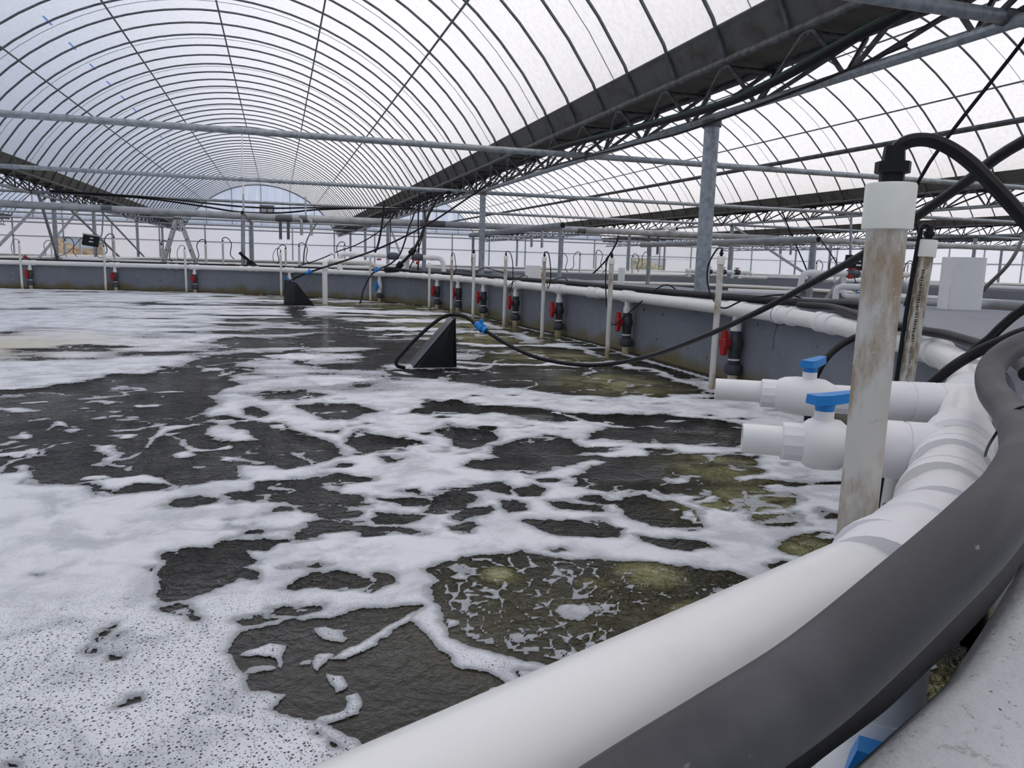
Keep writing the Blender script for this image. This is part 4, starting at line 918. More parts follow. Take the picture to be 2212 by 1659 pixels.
MB().box((6.62, 7.78, 1.045), (.09, .04, .02)).build('valve_lever', 'red', v, False)
pvc_run(m2, [(6.52, 7.8, .97), (6.50, 7.75, .72), (6.75, 7.6, .71), (7.2, 7.5, .71)], .03, bend=.06)
pvc_run(m2, [(6.9, 7.77, .98), (6.93, 7.72, .66)], .034, bend=.06)
bl = MB().box((6.62, 7.63, .765), (.07, .03, .018)).build('tap_lever', 'blue', m2, False)
bx = thing('control_box', (6.78, 7.95, 1.0), 'black control box above the grey valve', 'box')
MB().box((6.8, 7.95, 1.12), (.24, .1, .16), Matrix.Rotation(.12, 3, 'Y')).build('case', 'black', bx, False)
MB().box((6.8, 7.89, 1.14), (.05, .01, .02)).build('plate', 'pvc', bx, False); MB().box((6.8, 7.89, 1.09), (.07, .01, .02)).build('plate', 'pvc', bx, False)
MB().tube([(6.72, 7.99, 1.0), (6.5, 8.1, .60)], .03, 8).build('stand_leg', 'alu', bx)
MB().tube([(6.75, 7.99, 1.2), (6.8, 8.1, 1.7)], .015, 8).build('hanger', 'steel', bx)
cable('coiled_cable', 'small coil of black cable hanging under the grey valve', [(6.63, 7.74, .93)] + [(6.64 + .055 * math.cos(a), 7.72, .83 + .055 * math.sin(a)) for a in [math.radians(90 + 30 * i) for i in range(30)]], .006, sub=2, n=5)
ub = thing('bent_pipe', (6.0, 7.2, ZT), 'small white bent pipe on the ledge beyond the big pole', 'pipe')
pvc_run(ub, [(5.98, 7.25, ZT - .01), (5.98, 7.25, ZT + .15), (6.3, 7.0, ZT + .16)], .034, bend=.07)
m3 = thing('pipe_manifold', (15.8, 25.5, ZT), 'white pipe manifold with red valve handles across the empty tank', 'pipe manifold')
pvc_run(m3, [(14.4, 25.55, .90), (17.1, 25.5, .87), (17.2, 25.5, .70)], .075, bend=.12)
pvc_run(m3, [(16.4, 25.3, .5), (16.5, 25.25, .72), (17.6, 25.2, .70)], .06, bend=.1)
for x in (15.3, 15.9, 16.5):
    v = MB().lathe([(0, .08), (.2, .10), (.8, .10), (1, .08)], (x - .14, 25.53, .885), (x + .14, 25.52, .885), 14).build('valve_body', 'valve_grey', m3)
    MB().tube([(x, 25.5, .95), (x, 25.5, 1.02)], .03, 8).build('handle_stem', 'red', v); MB().box((x, 25.5, 1.04), (.2, .05, .03)).build('handle', 'red', v, False)
for x in (14.5, 16.3, 16.9): MB().tube([(x, 25.5, .85), (x, 25.5, .66)], .06, 12).build('down_pipe', 'pvc_new', m3)
gp = thing('grey_pipe', (6.3, 6.7, ZT), 'pale grey pipe lying beyond the ledge at the right edge', 'pipe')
MB().tube([(6.35, 6.95, ZT + .02), (7.4, 6.35, ZT + .02), (9.5, 5.2, ZT + .02)], .045, 12).build('pipe_run', 'duct', gp)
MB().tube(round_bends([(5.55, 6.3, 1.28), (5.78, 5.9, ZT + .06), (5.9, 5.8, ZT + .045), (6.3, 5.6, ZT + .045)], .08, 4), .03, 10).build('bent_leg', 'duct', gp)
# cables on the far pillars
for i, p in enumerate([[(10.9, 23.98, 2.0), (10.84, 24, 1.75), (10.65, 24.2, 1.26), (10.5, 24.6, .9), (10.5, 25.05, .72)], [(13.6, 19, 2.65), (14.2, 19.2, 1.9), (14.8, 19.4, 1.2), (15.2, 19.6, .75)], [(14.2, 19, 2.65), (15.8, 19.5, 1.5), (16.8, 20, .75)], [(10.0, 8.2, 2.65), (8.6, 7.2, 1.7), (7.6, 6.5, 1.2), (6.9, 6.2, .85)], [(5.05, 4.4, 2.7), (4.7, 4.9, 1.7), (4.75, 4.85, 1.2), (4.7, 4.9, .75)]]):
    cable('hanging_cable', ['black cable bundle hanging over the empty tank', 'black cable hanging straight over the right rim of the empty tank', 'black cable slanting down right to the rim of the empty tank', 'black cable slanting from the tie beam beyond the big pole', 'black cable hanging between the leaning pole and the white drum'][i], p, [.03, .02, .018, .02, .014][i], group='cables over the neighbouring tank', n=6)
for i, (a, b) in enumerate([((16.54, 8.2, 2.6), (16.54, 12.4, .7)), ((16.54, 7.8, 2.6), (16.54, 3.8, .7)), ((16.54, 26, 2.6), (16.54, 21, .7)), ((4.73, 35, 2.6), (4.73, 30, .7))]):
    tag(MB().tube([a, b], .045, 8).build('brace_pipe', 'steel'), ['steel brace right of the big pole running away', 'steel brace at the right edge running toward the viewer', 'steel brace behind the empty tank', 'steel brace behind the white manifold'][i], 'brace', 'diagonal braces of the other rows')
# outlines on the water surface, metres: openings in the foam, laced openings, foam islands, boils (x, y, radius)
OPEN = [
 [(1.281,1.279),(1.344,1.379),(1.693,1.579),(2.15,1.748),(2.523,1.81),(1.924,1.345),(1.489,1.226)],
 [(-0.377,2.715),(-0.293,2.736),(-0.174,2.669),(-0.111,2.616),(-0.075,2.515),(-0.127,2.509),(-0.08,2.447),(-0.076,2.379),(-0.135,2.409),(-0.169,2.369),(-0.207,2.316),(-0.251,2.29),(-0.303,2.302),(-0.34,2.347),(-0.335,2.423),(-0.351,2.509),(-0.33,2.591)],
 [(-0.316,2.27),(-0.268,2.287),(-0.24,2.238),(-0.232,2.182),(-0.205,2.149),(-0.206,2.124),(-0.231,2.136),(-0.24,2.177),(-0.273,2.185),(-0.3,2.225)],
 [(-0.011,2.301),(0.039,2.353),(0.092,2.399),(0.182,2.386),(0.238,2.348),(0.267,2.284),(0.235,2.259),(0.159,2.254),(0.086,2.271),(0.025,2.27)],
 [(0.22,2.232),(0.269,2.275),(0.29,2.345),(0.34,2.342),(0.333,2.268),(0.291,2.246),(0.249,2.21)],
 [(-0.122,2.129),(-0.073,2.144),(-0.028,2.16),(-0.051,2.186),(0.024,2.182),(0.1,2.186),(0.08,2.134),(0.034,2.118),(-0.034,2.108),(-0.077,2.093),(-0.115,2.096)],
 [(-0.164,1.949),(-0.141,2.023),(-0.103,2.067),(-0.033,2.069),(0.005,2.1),(0.111,2.066),(0.16,2.116),(0.28,2.073),(0.369,2.061),(0.315,2.008),(0.335,1.95),(0.353,1.885),(0.385,1.822),(0.408,1.752),(0.467,1.71),(0.506,1.656),(0.522,1.614),(0.43,1.495),(0.251,1.409),(0.161,1.432),(0.144,1.499),(0.078,1.584),(0.026,1.601),(-0.009,1.633),(-0.03,1.658),(-0.003,1.722),(-0.078,1.745),(-0.1,1.783),(-0.099,1.81),(-0.12,1.855),(-0.152,1.91)],
 [(-0.451,2.086),(-0.448,2.132),(-0.426,2.121),(-0.425,2.092),(-0.444,2.062)],
 [(-0.45,2.145),(-0.426,2.152),(-0.425,2.133)],
 [(-0.482,2.027),(-0.469,2.04),(-0.443,2.018),(-0.447,2.002),(-0.472,2.009)],
 [(-0.414,1.979),(-0.372,1.968),(-0.376,1.949),(-0.405,1.956)],
 [(-0.375,1.758),(-0.348,1.786),(-0.327,1.785),(-0.328,1.768),(-0.357,1.762)],
 [(-0.411,2.082),(-0.391,2.074),(-0.396,2.064)],
 [(-0.521,1.586),(-0.509,1.589),(-0.492,1.582),(-0.489,1.572),(-0.516,1.577)],
 [(-0.746,2.596),(-0.726,2.594),(-0.725,2.581)],
 [(-0.398,2.58),(-0.369,2.579),(-0.385,2.533)],
 [(0.066,1.547),(0.08,1.532),(0.076,1.525)],
 [(0.092,1.514),(0.109,1.484),(0.099,1.487)],
 [(0.108,1.551),(0.127,1.546),(0.119,1.533)],
 [(0.54,1.697),(0.573,1.698),(0.637,1.658),(0.58,1.635),(0.548,1.655)],
 [(-1.918,6.238),(-1.764,6.321),(-1.544,6.606),(-1.371,6.933),(-1.117,7.014),(-0.883,7.522),(-0.69,8.166),(-0.321,7.884),(-0.33,7.08),(-0.227,6.294),(-0.418,5.888),(-0.448,5.449),(-0.531,5.201),(-0.459,4.996),(-0.33,5.05),(-0.045,4.764),(0.048,4.54),(0.185,4.279),(0.299,3.913),(0.144,3.758),(0.003,3.732),(-0.173,3.889),(-0.229,3.972),(-0.273,3.944),(-0.201,3.754),(-0.146,3.606),(-0.235,3.592),(-0.394,3.534),(-0.459,3.434),(-0.6,3.409),(-0.698,3.403),(-0.783,3.541),(-0.845,3.567),(-1.033,3.647),(-1.02,3.746),(-1.033,3.849),(-1.207,3.844),(-1.825,4.081),(-2.986,4.382),(-4.174,6.2),(-2.722,6.184)],
 [(0.836,4.985),(1.031,5.264),(1.231,5.277),(1.335,5.14),(1.6,5.102),(1.818,4.838),(1.827,4.622),(1.697,4.508),(1.49,4.744),(1.325,4.875),(1.081,4.807),(0.953,4.861)],
 [(1.793,4.768),(2.094,4.759),(2.5,4.624),(2.737,4.48),(2.851,4.258),(2.501,3.635),(2.409,3.701),(2.219,3.837),(2.086,3.967),(2.089,4.255),(1.994,4.527)],
 [(1.717,4.198),(1.904,4.317),(2.127,4.188),(2.266,4.048),(2.061,3.918),(1.838,4.01),(1.701,4.061)],
 [(0.841,4.346),(0.986,4.497),(1.156,4.439),(1.218,4.282),(1.149,4.077),(1.008,3.952),(0.906,4.019)],
 [(1.121,3.932),(1.293,4.105),(1.541,4.228),(1.616,4.076),(1.578,3.85),(1.778,3.79),(1.638,3.697),(1.486,3.771),(1.398,3.695),(1.417,3.561),(1.273,3.506),(1.164,3.41),(0.995,3.48),(0.837,3.609),(0.953,3.733),(1.093,3.751)],
 [(1.352,3.335),(1.529,3.498),(1.693,3.552),(2.013,3.582),(2.447,3.456),(2.312,3.35),(2.177,3.334),(2.293,3.231),(2.036,3.202),(1.923,3.187),(1.742,3.185),(1.639,3.134),(1.429,2.978),(1.344,3.059),(1.335,3.16)],
 [(1.578,3.012),(1.74,3.079),(2.046,3.125),(2.252,3.085),(2.377,2.952),(2.242,2.911),(2.046,2.95),(1.781,2.906),(1.632,2.937)],
 [(1.749,2.851),(1.912,2.912),(2.008,2.86),(1.882,2.734),(1.776,2.728),(1.72,2.768)],
 [(1.953,2.779),(2.084,2.845),(2.216,2.786),(2.208,2.726),(2.063,2.667),(1.939,2.637),(1.894,2.675)],
 [(1.828,2.606),(1.939,2.637),(2.036,2.562),(1.994,2.493),(1.869,2.469),(1.801,2.509)],
 [(1.704,2.276),(1.835,2.358),(1.987,2.371),(2.036,2.313),(1.873,2.116),(1.755,2.133),(1.706,2.193)],
 [(1.552,2.132),(1.634,2.141),(1.655,2.09),(1.592,2.05),(1.54,2.079)],
 [(1.366,2.842),(1.507,2.931),(1.63,2.876),(1.638,2.729),(1.564,2.585),(1.482,2.553),(1.387,2.598),(1.339,2.684)],
 [(0.911,2.725),(1.049,2.746),(1.153,2.673),(1.219,2.562),(1.197,2.475),(1.078,2.49),(0.983,2.567)],
 [(1.255,2.508),(1.372,2.482),(1.467,2.416),(1.502,2.342),(1.38,2.338),(1.292,2.411)],
 [(0.896,3.057),(0.993,2.948),(0.984,2.866),(0.897,2.844),(0.873,2.945)],
 [(0.817,3.264),(0.97,3.319),(1.003,3.193),(0.948,3.108),(0.864,3.221)],
 [(0.994,3.162),(1.117,3.238),(1.141,3.132),(1.092,3.047),(0.993,3.067)],
 [(1.107,2.954),(1.177,2.939),(1.246,2.896),(1.31,2.825),(1.282,2.762),(1.171,2.827),(1.112,2.867)],
 [(0.37,3.135),(0.449,3.134),(0.587,3.061),(0.549,2.998),(0.441,3.021)],
 [(0.603,3.147),(0.729,3.216),(0.804,3.137),(0.783,3.05),(0.666,2.933),(0.575,2.952),(0.568,3.008)],
 [(0.693,2.9),(0.82,2.984),(0.849,2.894),(0.773,2.805),(0.67,2.764),(0.652,2.831)],
 [(0.332,2.95),(0.428,2.93),(0.528,2.882),(0.441,2.801),(0.317,2.816)],
 [(0.602,2.755),(0.722,2.741),(0.729,2.703),(0.667,2.682),(0.608,2.706)],
 [(0.641,2.676),(0.686,2.678),(0.676,2.652)],
 [(0.91,2.443),(0.969,2.44),(0.972,2.408),(0.927,2.412)],
 [(0.467,4.146),(0.603,4.304),(0.735,4.099),(0.616,3.998),(0.453,4.028)],
 [(0.519,3.857),(0.586,3.801),(0.638,3.792),(0.52,3.709)],
 [(0.472,3.236),(0.557,3.25),(0.549,3.173),(0.492,3.185)],
 [(-0.022,3.43),(0.052,3.538),(0.258,3.595),(0.426,3.529),(0.407,3.437),(0.288,3.429),(0.081,3.395)],
 [(0.108,5.23),(0.26,5.346),(0.512,5.311),(0.607,5.025),(0.4,4.752),(0.235,4.836)],
 [(-0.272,5.253),(-0.193,5.342),(-0.106,5.131),(-0.126,5.011),(-0.218,5.055)],
 [(0.293,4.21),(0.431,4.475),(0.619,4.246),(0.727,4.18),(0.636,4.017),(0.426,3.93),(0.339,4.028)],
 [(-0.22,3.343),(-0.161,3.372),(-0.06,3.283),(-0.074,3.207),(-0.185,3.243)],
 [(-0.03,3.346),(0.047,3.275),(0.307,3.195),(0.34,3.135),(0.219,3.058),(0.044,3.145)],
 [(-0.144,5.859),(0.097,5.911),(0.28,5.722),(0.14,5.508),(-0.088,5.615)],
 [(0.206,4.487),(0.324,4.493),(0.297,4.412)],
 [(-0.479,3.193),(-0.426,3.292),(-0.343,3.348),(-0.24,3.283),(-0.244,3.212),(-0.297,3.182),(-0.395,3.163)],
 [(-0.226,3.324),(-0.17,3.358),(-0.049,3.244),(-0.098,3.196),(-0.181,3.242)],
 [(-0.041,3.272),(0.08,3.339),(0.215,3.249),(0.344,3.134),(0.286,3.061),(0.073,3.105)],
 [(0.072,3.078),(0.218,3.047),(0.247,2.911),(0.147,2.957)],
 [(0.292,2.876),(0.397,2.943),(0.464,2.84),(0.416,2.789),(0.31,2.824)],
 [(0.38,3.141),(0.591,3.083),(0.517,3.012),(0.436,3.043)],
 [(0.554,2.977),(0.748,3.172),(0.709,2.89)],
 [(1.606,6.548),(2.088,6.943),(2.593,6.897),(3.467,6.818),(3.488,5.755),(3.193,5.361),(2.73,5.343),(2.32,5.398),(1.996,5.677),(1.654,5.973)],
 [(2.144,9.032),(2.702,9.014),(3.368,8.993),(3.38,7.63),(2.934,7.311),(2.412,7.419),(1.848,7.332)],
 [(2.302,10.322),(2.91,10.578),(3.236,9.404),(2.76,9.21),(2.148,9.428)],
 [(1.725,12.648),(2.522,12.352),(3.278,11.424),(2.529,11.112),(1.55,11.367)],
 [(0.838,7.056),(1.516,6.994),(1.364,6.186),(1.013,6.365),(0.805,6.531)],
 [(3.133,15.358),(3.437,13.97),(3.434,12.953),(2.671,13.085),(1.576,13.782)],
 [(-0.932,9.396),(-0.628,10.044),(0.037,9.808),(0.032,8.787),(-0.554,8.811)],
 [(0.0,16.114),(0.829,16.575),(0.434,12.055),(0.048,11.703)],
 [(-2.45,9.063),(-1.92,9.228),(-1.237,9.02),(-1.548,8.681),(-2.176,8.794)],
 [(0.764,7.907),(1.206,8.037),(1.097,7.306),(0.793,7.467)],
 [(-0.008,8.609),(0.332,8.774),(0.311,6.995),(0.089,7.26)],
]
LACE = [
 [(0.444,2.353),(0.532,2.405),(0.595,2.429),(0.68,2.44),(0.812,2.45),(0.904,2.359),(0.954,2.331),(1.064,2.293),(1.193,2.239),(1.325,2.172),(1.397,2.115),(1.443,2.013),(1.471,1.873),(1.166,1.654),(0.713,1.537),(0.634,1.653),(0.631,1.706),(0.577,1.746),(0.543,1.783),(0.495,1.817),(0.453,1.85),(0.416,1.917),(0.411,1.983),(0.415,2.062),(0.413,2.148),(0.433,2.222),(0.464,2.262)],
]
ISLE = [
 [(-0.142,1.917),(-0.109,1.947),(-0.059,1.974),(-0.017,1.952),(-0.014,1.881),(-0.027,1.832),(-0.032,1.885),(-0.082,1.903)],
 [(0.065,2.021),(0.098,2.026),(0.141,2.003),(0.131,1.945),(0.095,1.966)],
 [(0.065,1.904),(0.117,1.897),(0.104,1.851),(0.076,1.807),(0.064,1.82)],
 [(0.11,1.861),(0.145,1.919),(0.191,1.942),(0.256,1.975),(0.302,2.015),(0.354,2.042),(0.328,1.996),(0.264,1.949),(0.198,1.906),(0.145,1.852)],
 [(0.096,1.802),(0.134,1.772),(0.139,1.713),(0.109,1.702),(0.098,1.752)],
 [(0.131,1.679),(0.155,1.682),(0.157,1.62),(0.141,1.582),(0.101,1.577),(0.057,1.58),(0.066,1.601),(0.121,1.612)],
 [(-0.658,4.811),(-0.468,4.754),(-0.557,4.64),(-0.589,4.501),(-0.626,4.415),(-0.697,4.215),(-0.712,4.258),(-0.648,4.511),(-0.638,4.653)],
 [(-0.587,4.477),(-0.52,4.397),(-0.444,4.295),(-0.352,4.194),(-0.216,4.255),(-0.23,4.151),(-0.366,4.135),(-0.41,4.123),(-0.417,4.007),(-0.492,3.984),(-0.545,4.069),(-0.492,4.137),(-0.424,4.174),(-0.525,4.353)],
 [(-0.434,4.722),(-0.332,4.731),(-0.22,4.584),(-0.154,4.426),(-0.092,4.277),(-0.189,4.294),(-0.308,4.36),(-0.401,4.564)],
 [(-0.961,4.324),(-0.852,4.304),(-0.786,4.152),(-0.793,4.077),(-0.709,4.157),(-0.713,4.1),(-0.813,4.007),(-0.863,4.071),(-0.843,4.162),(-0.912,4.254)],
 [(-0.859,4.052),(-0.813,4.007),(-0.713,3.9),(-0.702,3.933),(-0.698,3.863),(-0.759,3.891),(-0.828,3.956)],
 [(-0.852,3.596),(-0.748,3.664),(-0.622,3.733),(-0.486,3.659),(-0.496,3.614),(-0.395,3.534),(-0.582,3.571),(-0.646,3.471),(-0.716,3.498),(-0.791,3.584)],
 [(-0.34,3.974),(-0.22,3.952),(-0.226,3.897),(-0.321,3.897)],
 [(-1.261,4.935),(-1.215,5.008),(-1.151,4.944),(-1.147,4.838),(-1.216,4.85)],
 [(-1.426,5.069),(-1.367,5.144),(-1.297,5.104),(-1.337,5.028)],
 [(-1.406,4.663),(-1.361,4.726),(-1.302,4.692),(-1.303,4.577),(-1.367,4.588)],
 [(-1.404,4.507),(-1.345,4.54),(-1.299,4.532),(-1.34,4.462)],
 [(-1.262,5.597),(-1.196,5.657),(-1.043,5.566),(-1.126,5.53)],
 [(-1.836,5.962),(-1.673,5.903),(-1.738,5.853)],
 [(-1.697,5.494),(-1.543,5.504),(-1.468,5.397),(-1.572,5.382),(-1.674,5.416)],
 [(-0.745,3.855),(-0.716,3.873),(-0.676,3.825),(-0.701,3.787)],
 [(-0.867,5.78),(-0.808,5.787),(-0.81,5.713)],
 [(-0.947,4.705),(-0.872,4.717),(-0.766,4.725),(-0.686,4.869),(-0.808,4.999),(-0.75,4.962),(-0.634,4.861),(-0.665,4.786),(-0.764,4.65),(-0.859,4.641)],
 [(-1.235,4.068),(-1.173,4.099),(-1.169,4.056),(-1.211,4.039)],
 [(-1.07,4.385),(-1.03,4.42),(-1.029,4.356)],
 [(-1.162,3.918),(-1.131,3.945),(-1.06,3.85),(-1.033,3.861),(-1.047,3.769),(-1.119,3.845)],
 [(-1.013,7.006),(-0.902,7.051),(-0.9,6.918)],
 [(-0.776,7.274),(-0.489,7.188),(-0.489,6.955),(-0.676,7.03)],
 [(-0.535,6.959),(-0.404,6.924),(-0.433,6.784)],
 [(-1.059,5.107),(-0.988,5.143),(-0.961,5.11),(-1.014,5.06)],
 [(-0.833,4.496),(-0.809,4.515),(-0.8,4.463)],
 [(-0.431,3.812),(-0.354,3.78),(-0.384,3.752)],
 [(0.019,3.985),(0.088,3.972),(0.094,3.874),(0.154,3.782),(0.127,3.765),(0.059,3.9)],
 [(0.109,4.405),(0.118,4.356),(0.058,4.38)],
 [(0.448,1.634),(0.469,1.636),(0.478,1.62),(0.462,1.608),(0.446,1.616)],
 [(0.97,6.877),(1.106,6.756),(1.066,6.604),(0.97,6.665)],
 [(1.328,2.943),(1.63,3.13),(1.922,3.172),(2.23,3.178),(2.29,3.113),(1.876,3.093),(1.603,3.041),(1.397,2.908)],
 [(1.702,2.824),(2.009,2.994),(2.231,2.974),(2.316,2.874),(2.234,2.714),(2.023,2.505),(2.014,2.516),(2.198,2.721),(2.238,2.81),(2.145,2.908),(1.956,2.912),(1.728,2.778)],
 [(1.833,2.624),(1.94,2.774),(2.05,2.905),(2.057,2.881),(1.947,2.747),(1.877,2.648),(2.034,2.624),(2.066,2.56),(1.997,2.575)],
 [(1.592,3.055),(1.697,2.846),(1.757,2.712),(1.839,2.622),(1.797,2.585),(1.711,2.664),(1.65,2.794)],
 [(1.604,7.326),(2.14,7.119),(2.835,7.059),(3.258,7.219),(3.409,6.703),(3.453,5.668),(3.545,5.823),(3.538,6.961),(3.388,7.513),(2.909,7.247),(2.195,7.304),(1.637,7.478)],
 [(2.038,9.229),(3.164,9.058),(3.574,9.229),(3.456,7.806),(3.348,7.603),(3.408,8.856),(2.652,8.845),(1.988,9.0)],
 [(1.408,10.319),(2.369,10.624),(3.17,11.043),(3.324,9.664),(3.24,9.279),(3.168,9.343),(3.035,10.658),(2.302,10.322),(1.37,10.041)],
 [(1.051,12.849),(2.313,12.761),(3.354,12.651),(3.318,11.277),(3.183,11.186),(3.048,12.145),(2.236,12.335),(1.02,12.463)],
 [(0.416,15.682),(1.71,15.186),(3.109,14.84),(3.357,14.117),(2.924,13.954),(1.608,14.284),(0.394,14.873)],
 [(1.163,13.038),(2.964,12.977),(2.83,12.383),(1.258,12.471)],
 [(1.155,11.451),(2.346,11.18),(2.253,10.737),(1.231,10.932)],
 [(1.002,7.337),(1.314,7.226),(1.597,7.251),(1.923,6.958),(1.54,6.992),(1.285,7.062),(0.981,7.182)],
 [(-0.196,8.059),(0.262,8.347),(0.604,7.82),(0.152,7.605)],
 [(-0.018,6.51),(0.591,6.654),(0.869,6.363),(0.333,6.182)],
]
BOIL = [(1.53,1.4,0.12),(2.72,5.9,0.58),(2.73,6.21,0.47),(1.99,2.77,0.27),(2.15,3.32,0.33),(1.77,2.72,0.23),(2.81,7.79,0.74),(2.67,9.88,1.0),(2.57,11.75,1.18),(2.45,13.04,1.11),(0.95,2.13,0.07),(1.17,1.85,0.12),(0.67,2.27,0.08),(1.86,2.26,0.16),(1.15,2.16,0.14),(2.48,17.84,2.02),(-0.46,20.2,2.26),(-3.34,21.22,3.01),(3.73,15.91,2.29)]

# ================================================================== WATER AND FOAM
def lattice_noise(x, y, seed):
    xi = np.floor(x).astype(np.int64); yi = np.floor(y).astype(np.int64); fx = x - xi; fy = y - yi
    fx = fx * fx * (3 - 2 * fx); fy = fy * fy * (3 - 2 * fy)
    def h(a, b):
        n = (a * 374761393 + b * 668265263 + seed * 974634777) & 0x7fffffff
        n = ((n ^ (n >> 13)) * 1274126177) & 0x7fffffff
        return ((n ^ (n >> 16)) & 0xffff) / 65535.0
    return (h(xi, yi) * (1 - fx) + h(xi + 1, yi) * fx) * (1 - fy) + (h(xi, yi + 1) * (1 - fx) + h(xi + 1, yi + 1) * fx) * fy
def fbm(x, y, s, seed, octv=3):
    v = 0; a = 1; t = 0
    for o in range(octv): v = v + a * lattice_noise(x / s, y / s, seed + o); t += a; a *= .5; s *= .5
    return v / t - .5
def inside(px, py, poly):
    r = np.zeros(px.shape, bool)
    for (x0, y0), (x1, y1) in zip(poly, poly[1:] + poly[:1]):
        c = (y0 > py) != (y1 > py)
        with np.errstate(divide='ignore', invalid='ignore'):
            r ^= c & (px < (x1 - x0) * (py - y0) / (y1 - y0 + 1e-12) + x0)
    return r
def sdist(px, py, poly):       # signed distance, positive inside
    d = np.full(px.shape, 1e9)
    for (x0, y0), (x1, y1) in zip(poly, poly[1:] + poly[:1]):
        ex, ey = x1 - x0, y1 - y0; L = ex * ex + ey * ey + 1e-12
        t = np.clip(((px - x0) * ex + (py - y0) * ey) / L, 0, 1)
        d = np.minimum(d, (px - x0 - t * ex) ** 2 + (py - y0 - t * ey) ** 2)
    d = np.sqrt(d); return np.where(inside(px, py, poly), d, -d)
def waves(x, y):
    r = np.hypot(x, y)
    k = np.clip(r / 6, .25, 1.0)
    return k * (.010 * fbm(x, y, .55, 11, 3) + .008 * fbm(x * .7, y * 1.4, .9, 23, 2))
tank_in = [(p.x + n.x * .07, p.y + n.y * .07) for p, n in zip(TP, TN)]
def polar(na, nr, r0, r1, a0, a1):
    aa = np.radians(np.linspace(a0, a1, na)); rr = r0 * (r1 / r0) ** np.linspace(0, 1, nr)
    R, A = np.meshgrid(rr, aa, indexing='ij'); return (R * np.sin(A)).ravel(), (R * np.cos(A)).ravel()
def grid_mesh(name, x, y, z, keep, na, nr, mat, attrs, parent=None):
    idx = np.arange(na * nr).reshape(nr, na)
    q = np.stack([idx[:-1, :-1], idx[:-1, 1:], idx[1:, 1:], idx[1:, :-1]], -1).reshape(-1, 4)
    q = q[keep[q].all(1)]
    use = np.zeros(na * nr, bool); use[q.ravel()] = True; remap = np.cumsum(use) - 1; q = remap[q]
    co = np.stack([x, y, z], -1)[use].astype(np.float32)
    me = bpy.data.meshes.new(name); me.vertices.add(len(co)); me.vertices.foreach_set('co', co.ravel())
    me.loops.add(q.size); me.loops.foreach_set('vertex_index', q.ravel().astype(np.int32))
    me.polygons.add(len(q)); me.polygons.foreach_set('loop_start', np.arange(0, q.size, 4, dtype=np.int32)); me.polygons.foreach_set('loop_total', np.full(len(q), 4, np.int32))
    me.polygons.foreach_set('use_smooth', np.ones(len(q), bool))
    for k, v in attrs.items():
        a = me.attributes.new(k, 'FLOAT', 'POINT'); a.data.foreach_set('value', v[use].astype(np.float32))
    me.update(); me.validate(); me.materials.append(mat)
    o = bpy.data.objects.new(name, me); COL.objects.link(o); return o
def attr(nt, nm):
    a = nt.nodes.new('ShaderNodeAttribute'); a.attribute_name = nm; return a.outputs['Fac']

# water: turbid, dark, olive where the air diffusers boil
def make_water():
    m, nt, out = nodes_of('turbid_water'); v = world_pos(nt)
    b = attr(nt, 'boil')
    bn = math_n(nt, 'MULTIPLY', b, ramp(nt, noise(nt, 3.2, 4, .6, v, .6), .25, .6))
    c = mixc(nt, ramp(nt, noise(nt, 1.1, 3, .6, v), .35, .7), (.017, .016, .012), (.024, .022, .015))
    c = mixc(nt, ramp(nt, b, .0, .6), c, (.085, .075, .028))
    c = mixc(nt, ramp(nt, bn, .25, 1.05), c, (.45, .43, .20))
    s = stretch(nt, v, (1, 1, 1))
    h1 = noise(nt, 6.5, 4, .6, s, 1.6); h2 = noise(nt, 34, 2, .5, s, .6)
    hh = math_n(nt, 'ADD', h1, math_n(nt, 'MULTIPLY', h2, .6))
    amp = math_n(nt, 'MULTIPLY', hh, attr(nt, 'rip'))
    nb = nt.nodes.new('ShaderNodeBump'); nb.inputs['Strength'].default_value = 1.0; nb.inputs['Distance'].default_value = .085
    nt.links.new(amp, nb.inputs['Height'])
    p = principled(nt, out, c, .06, 0, nb.outputs[0]); p.inputs['IOR'].default_value = 1.33
    return m
na, nr = 420, 330
x, y = polar(na, nr, .42, 26.5, -96, 96)
def boils(x, y):
    b = np.zeros_like(x)
    for bx_, by_, br_ in BOIL: b = np.maximum(b, np.exp(-(((x - bx_) ** 2 + (y - by_) ** 2) / br_ ** 2) ** 1.2))
    return b
def hump(x, y): return .012 * np.clip(boils(x, y) - .4, 0, 1)
boil = boils(x, y)
for poly in LACE: boil = np.maximum(boil, np.clip(.22 + sdist(x, y, poly) * .5, 0, .36) * (sdist(x, y, poly) > -.3))
rip = np.clip(.25 + boil * .6 + 1.3 * np.clip(fbm(x, y, 1.6, 5, 2) + .08, 0, 1) + .75 * np.clip((x - .2) / 1.0, 0, 1) * np.clip((y - 1.2) / 1.0, .2, 1) + .45 * np.clip(np.hypot(x, y) / 8, 0, 1), .12, 1.7)
rip = np.where(y < 2.6, rip * np.clip(.25 + np.clip((x - .45) / .5, 0, 1) + np.clip((y - 1.9) / .7, 0, 1), .25, 1), rip)
zz_ = waves(x, y) + hump(x, y)
water = grid_mesh('water', x, y, zz_, inside(x, y, tank_in), na, nr, make_water(), {'boil': boil, 'rip': rip})
tag(water, 'dark turbid tank water with olive boils over the air diffusers', 'water', kind='stuff')

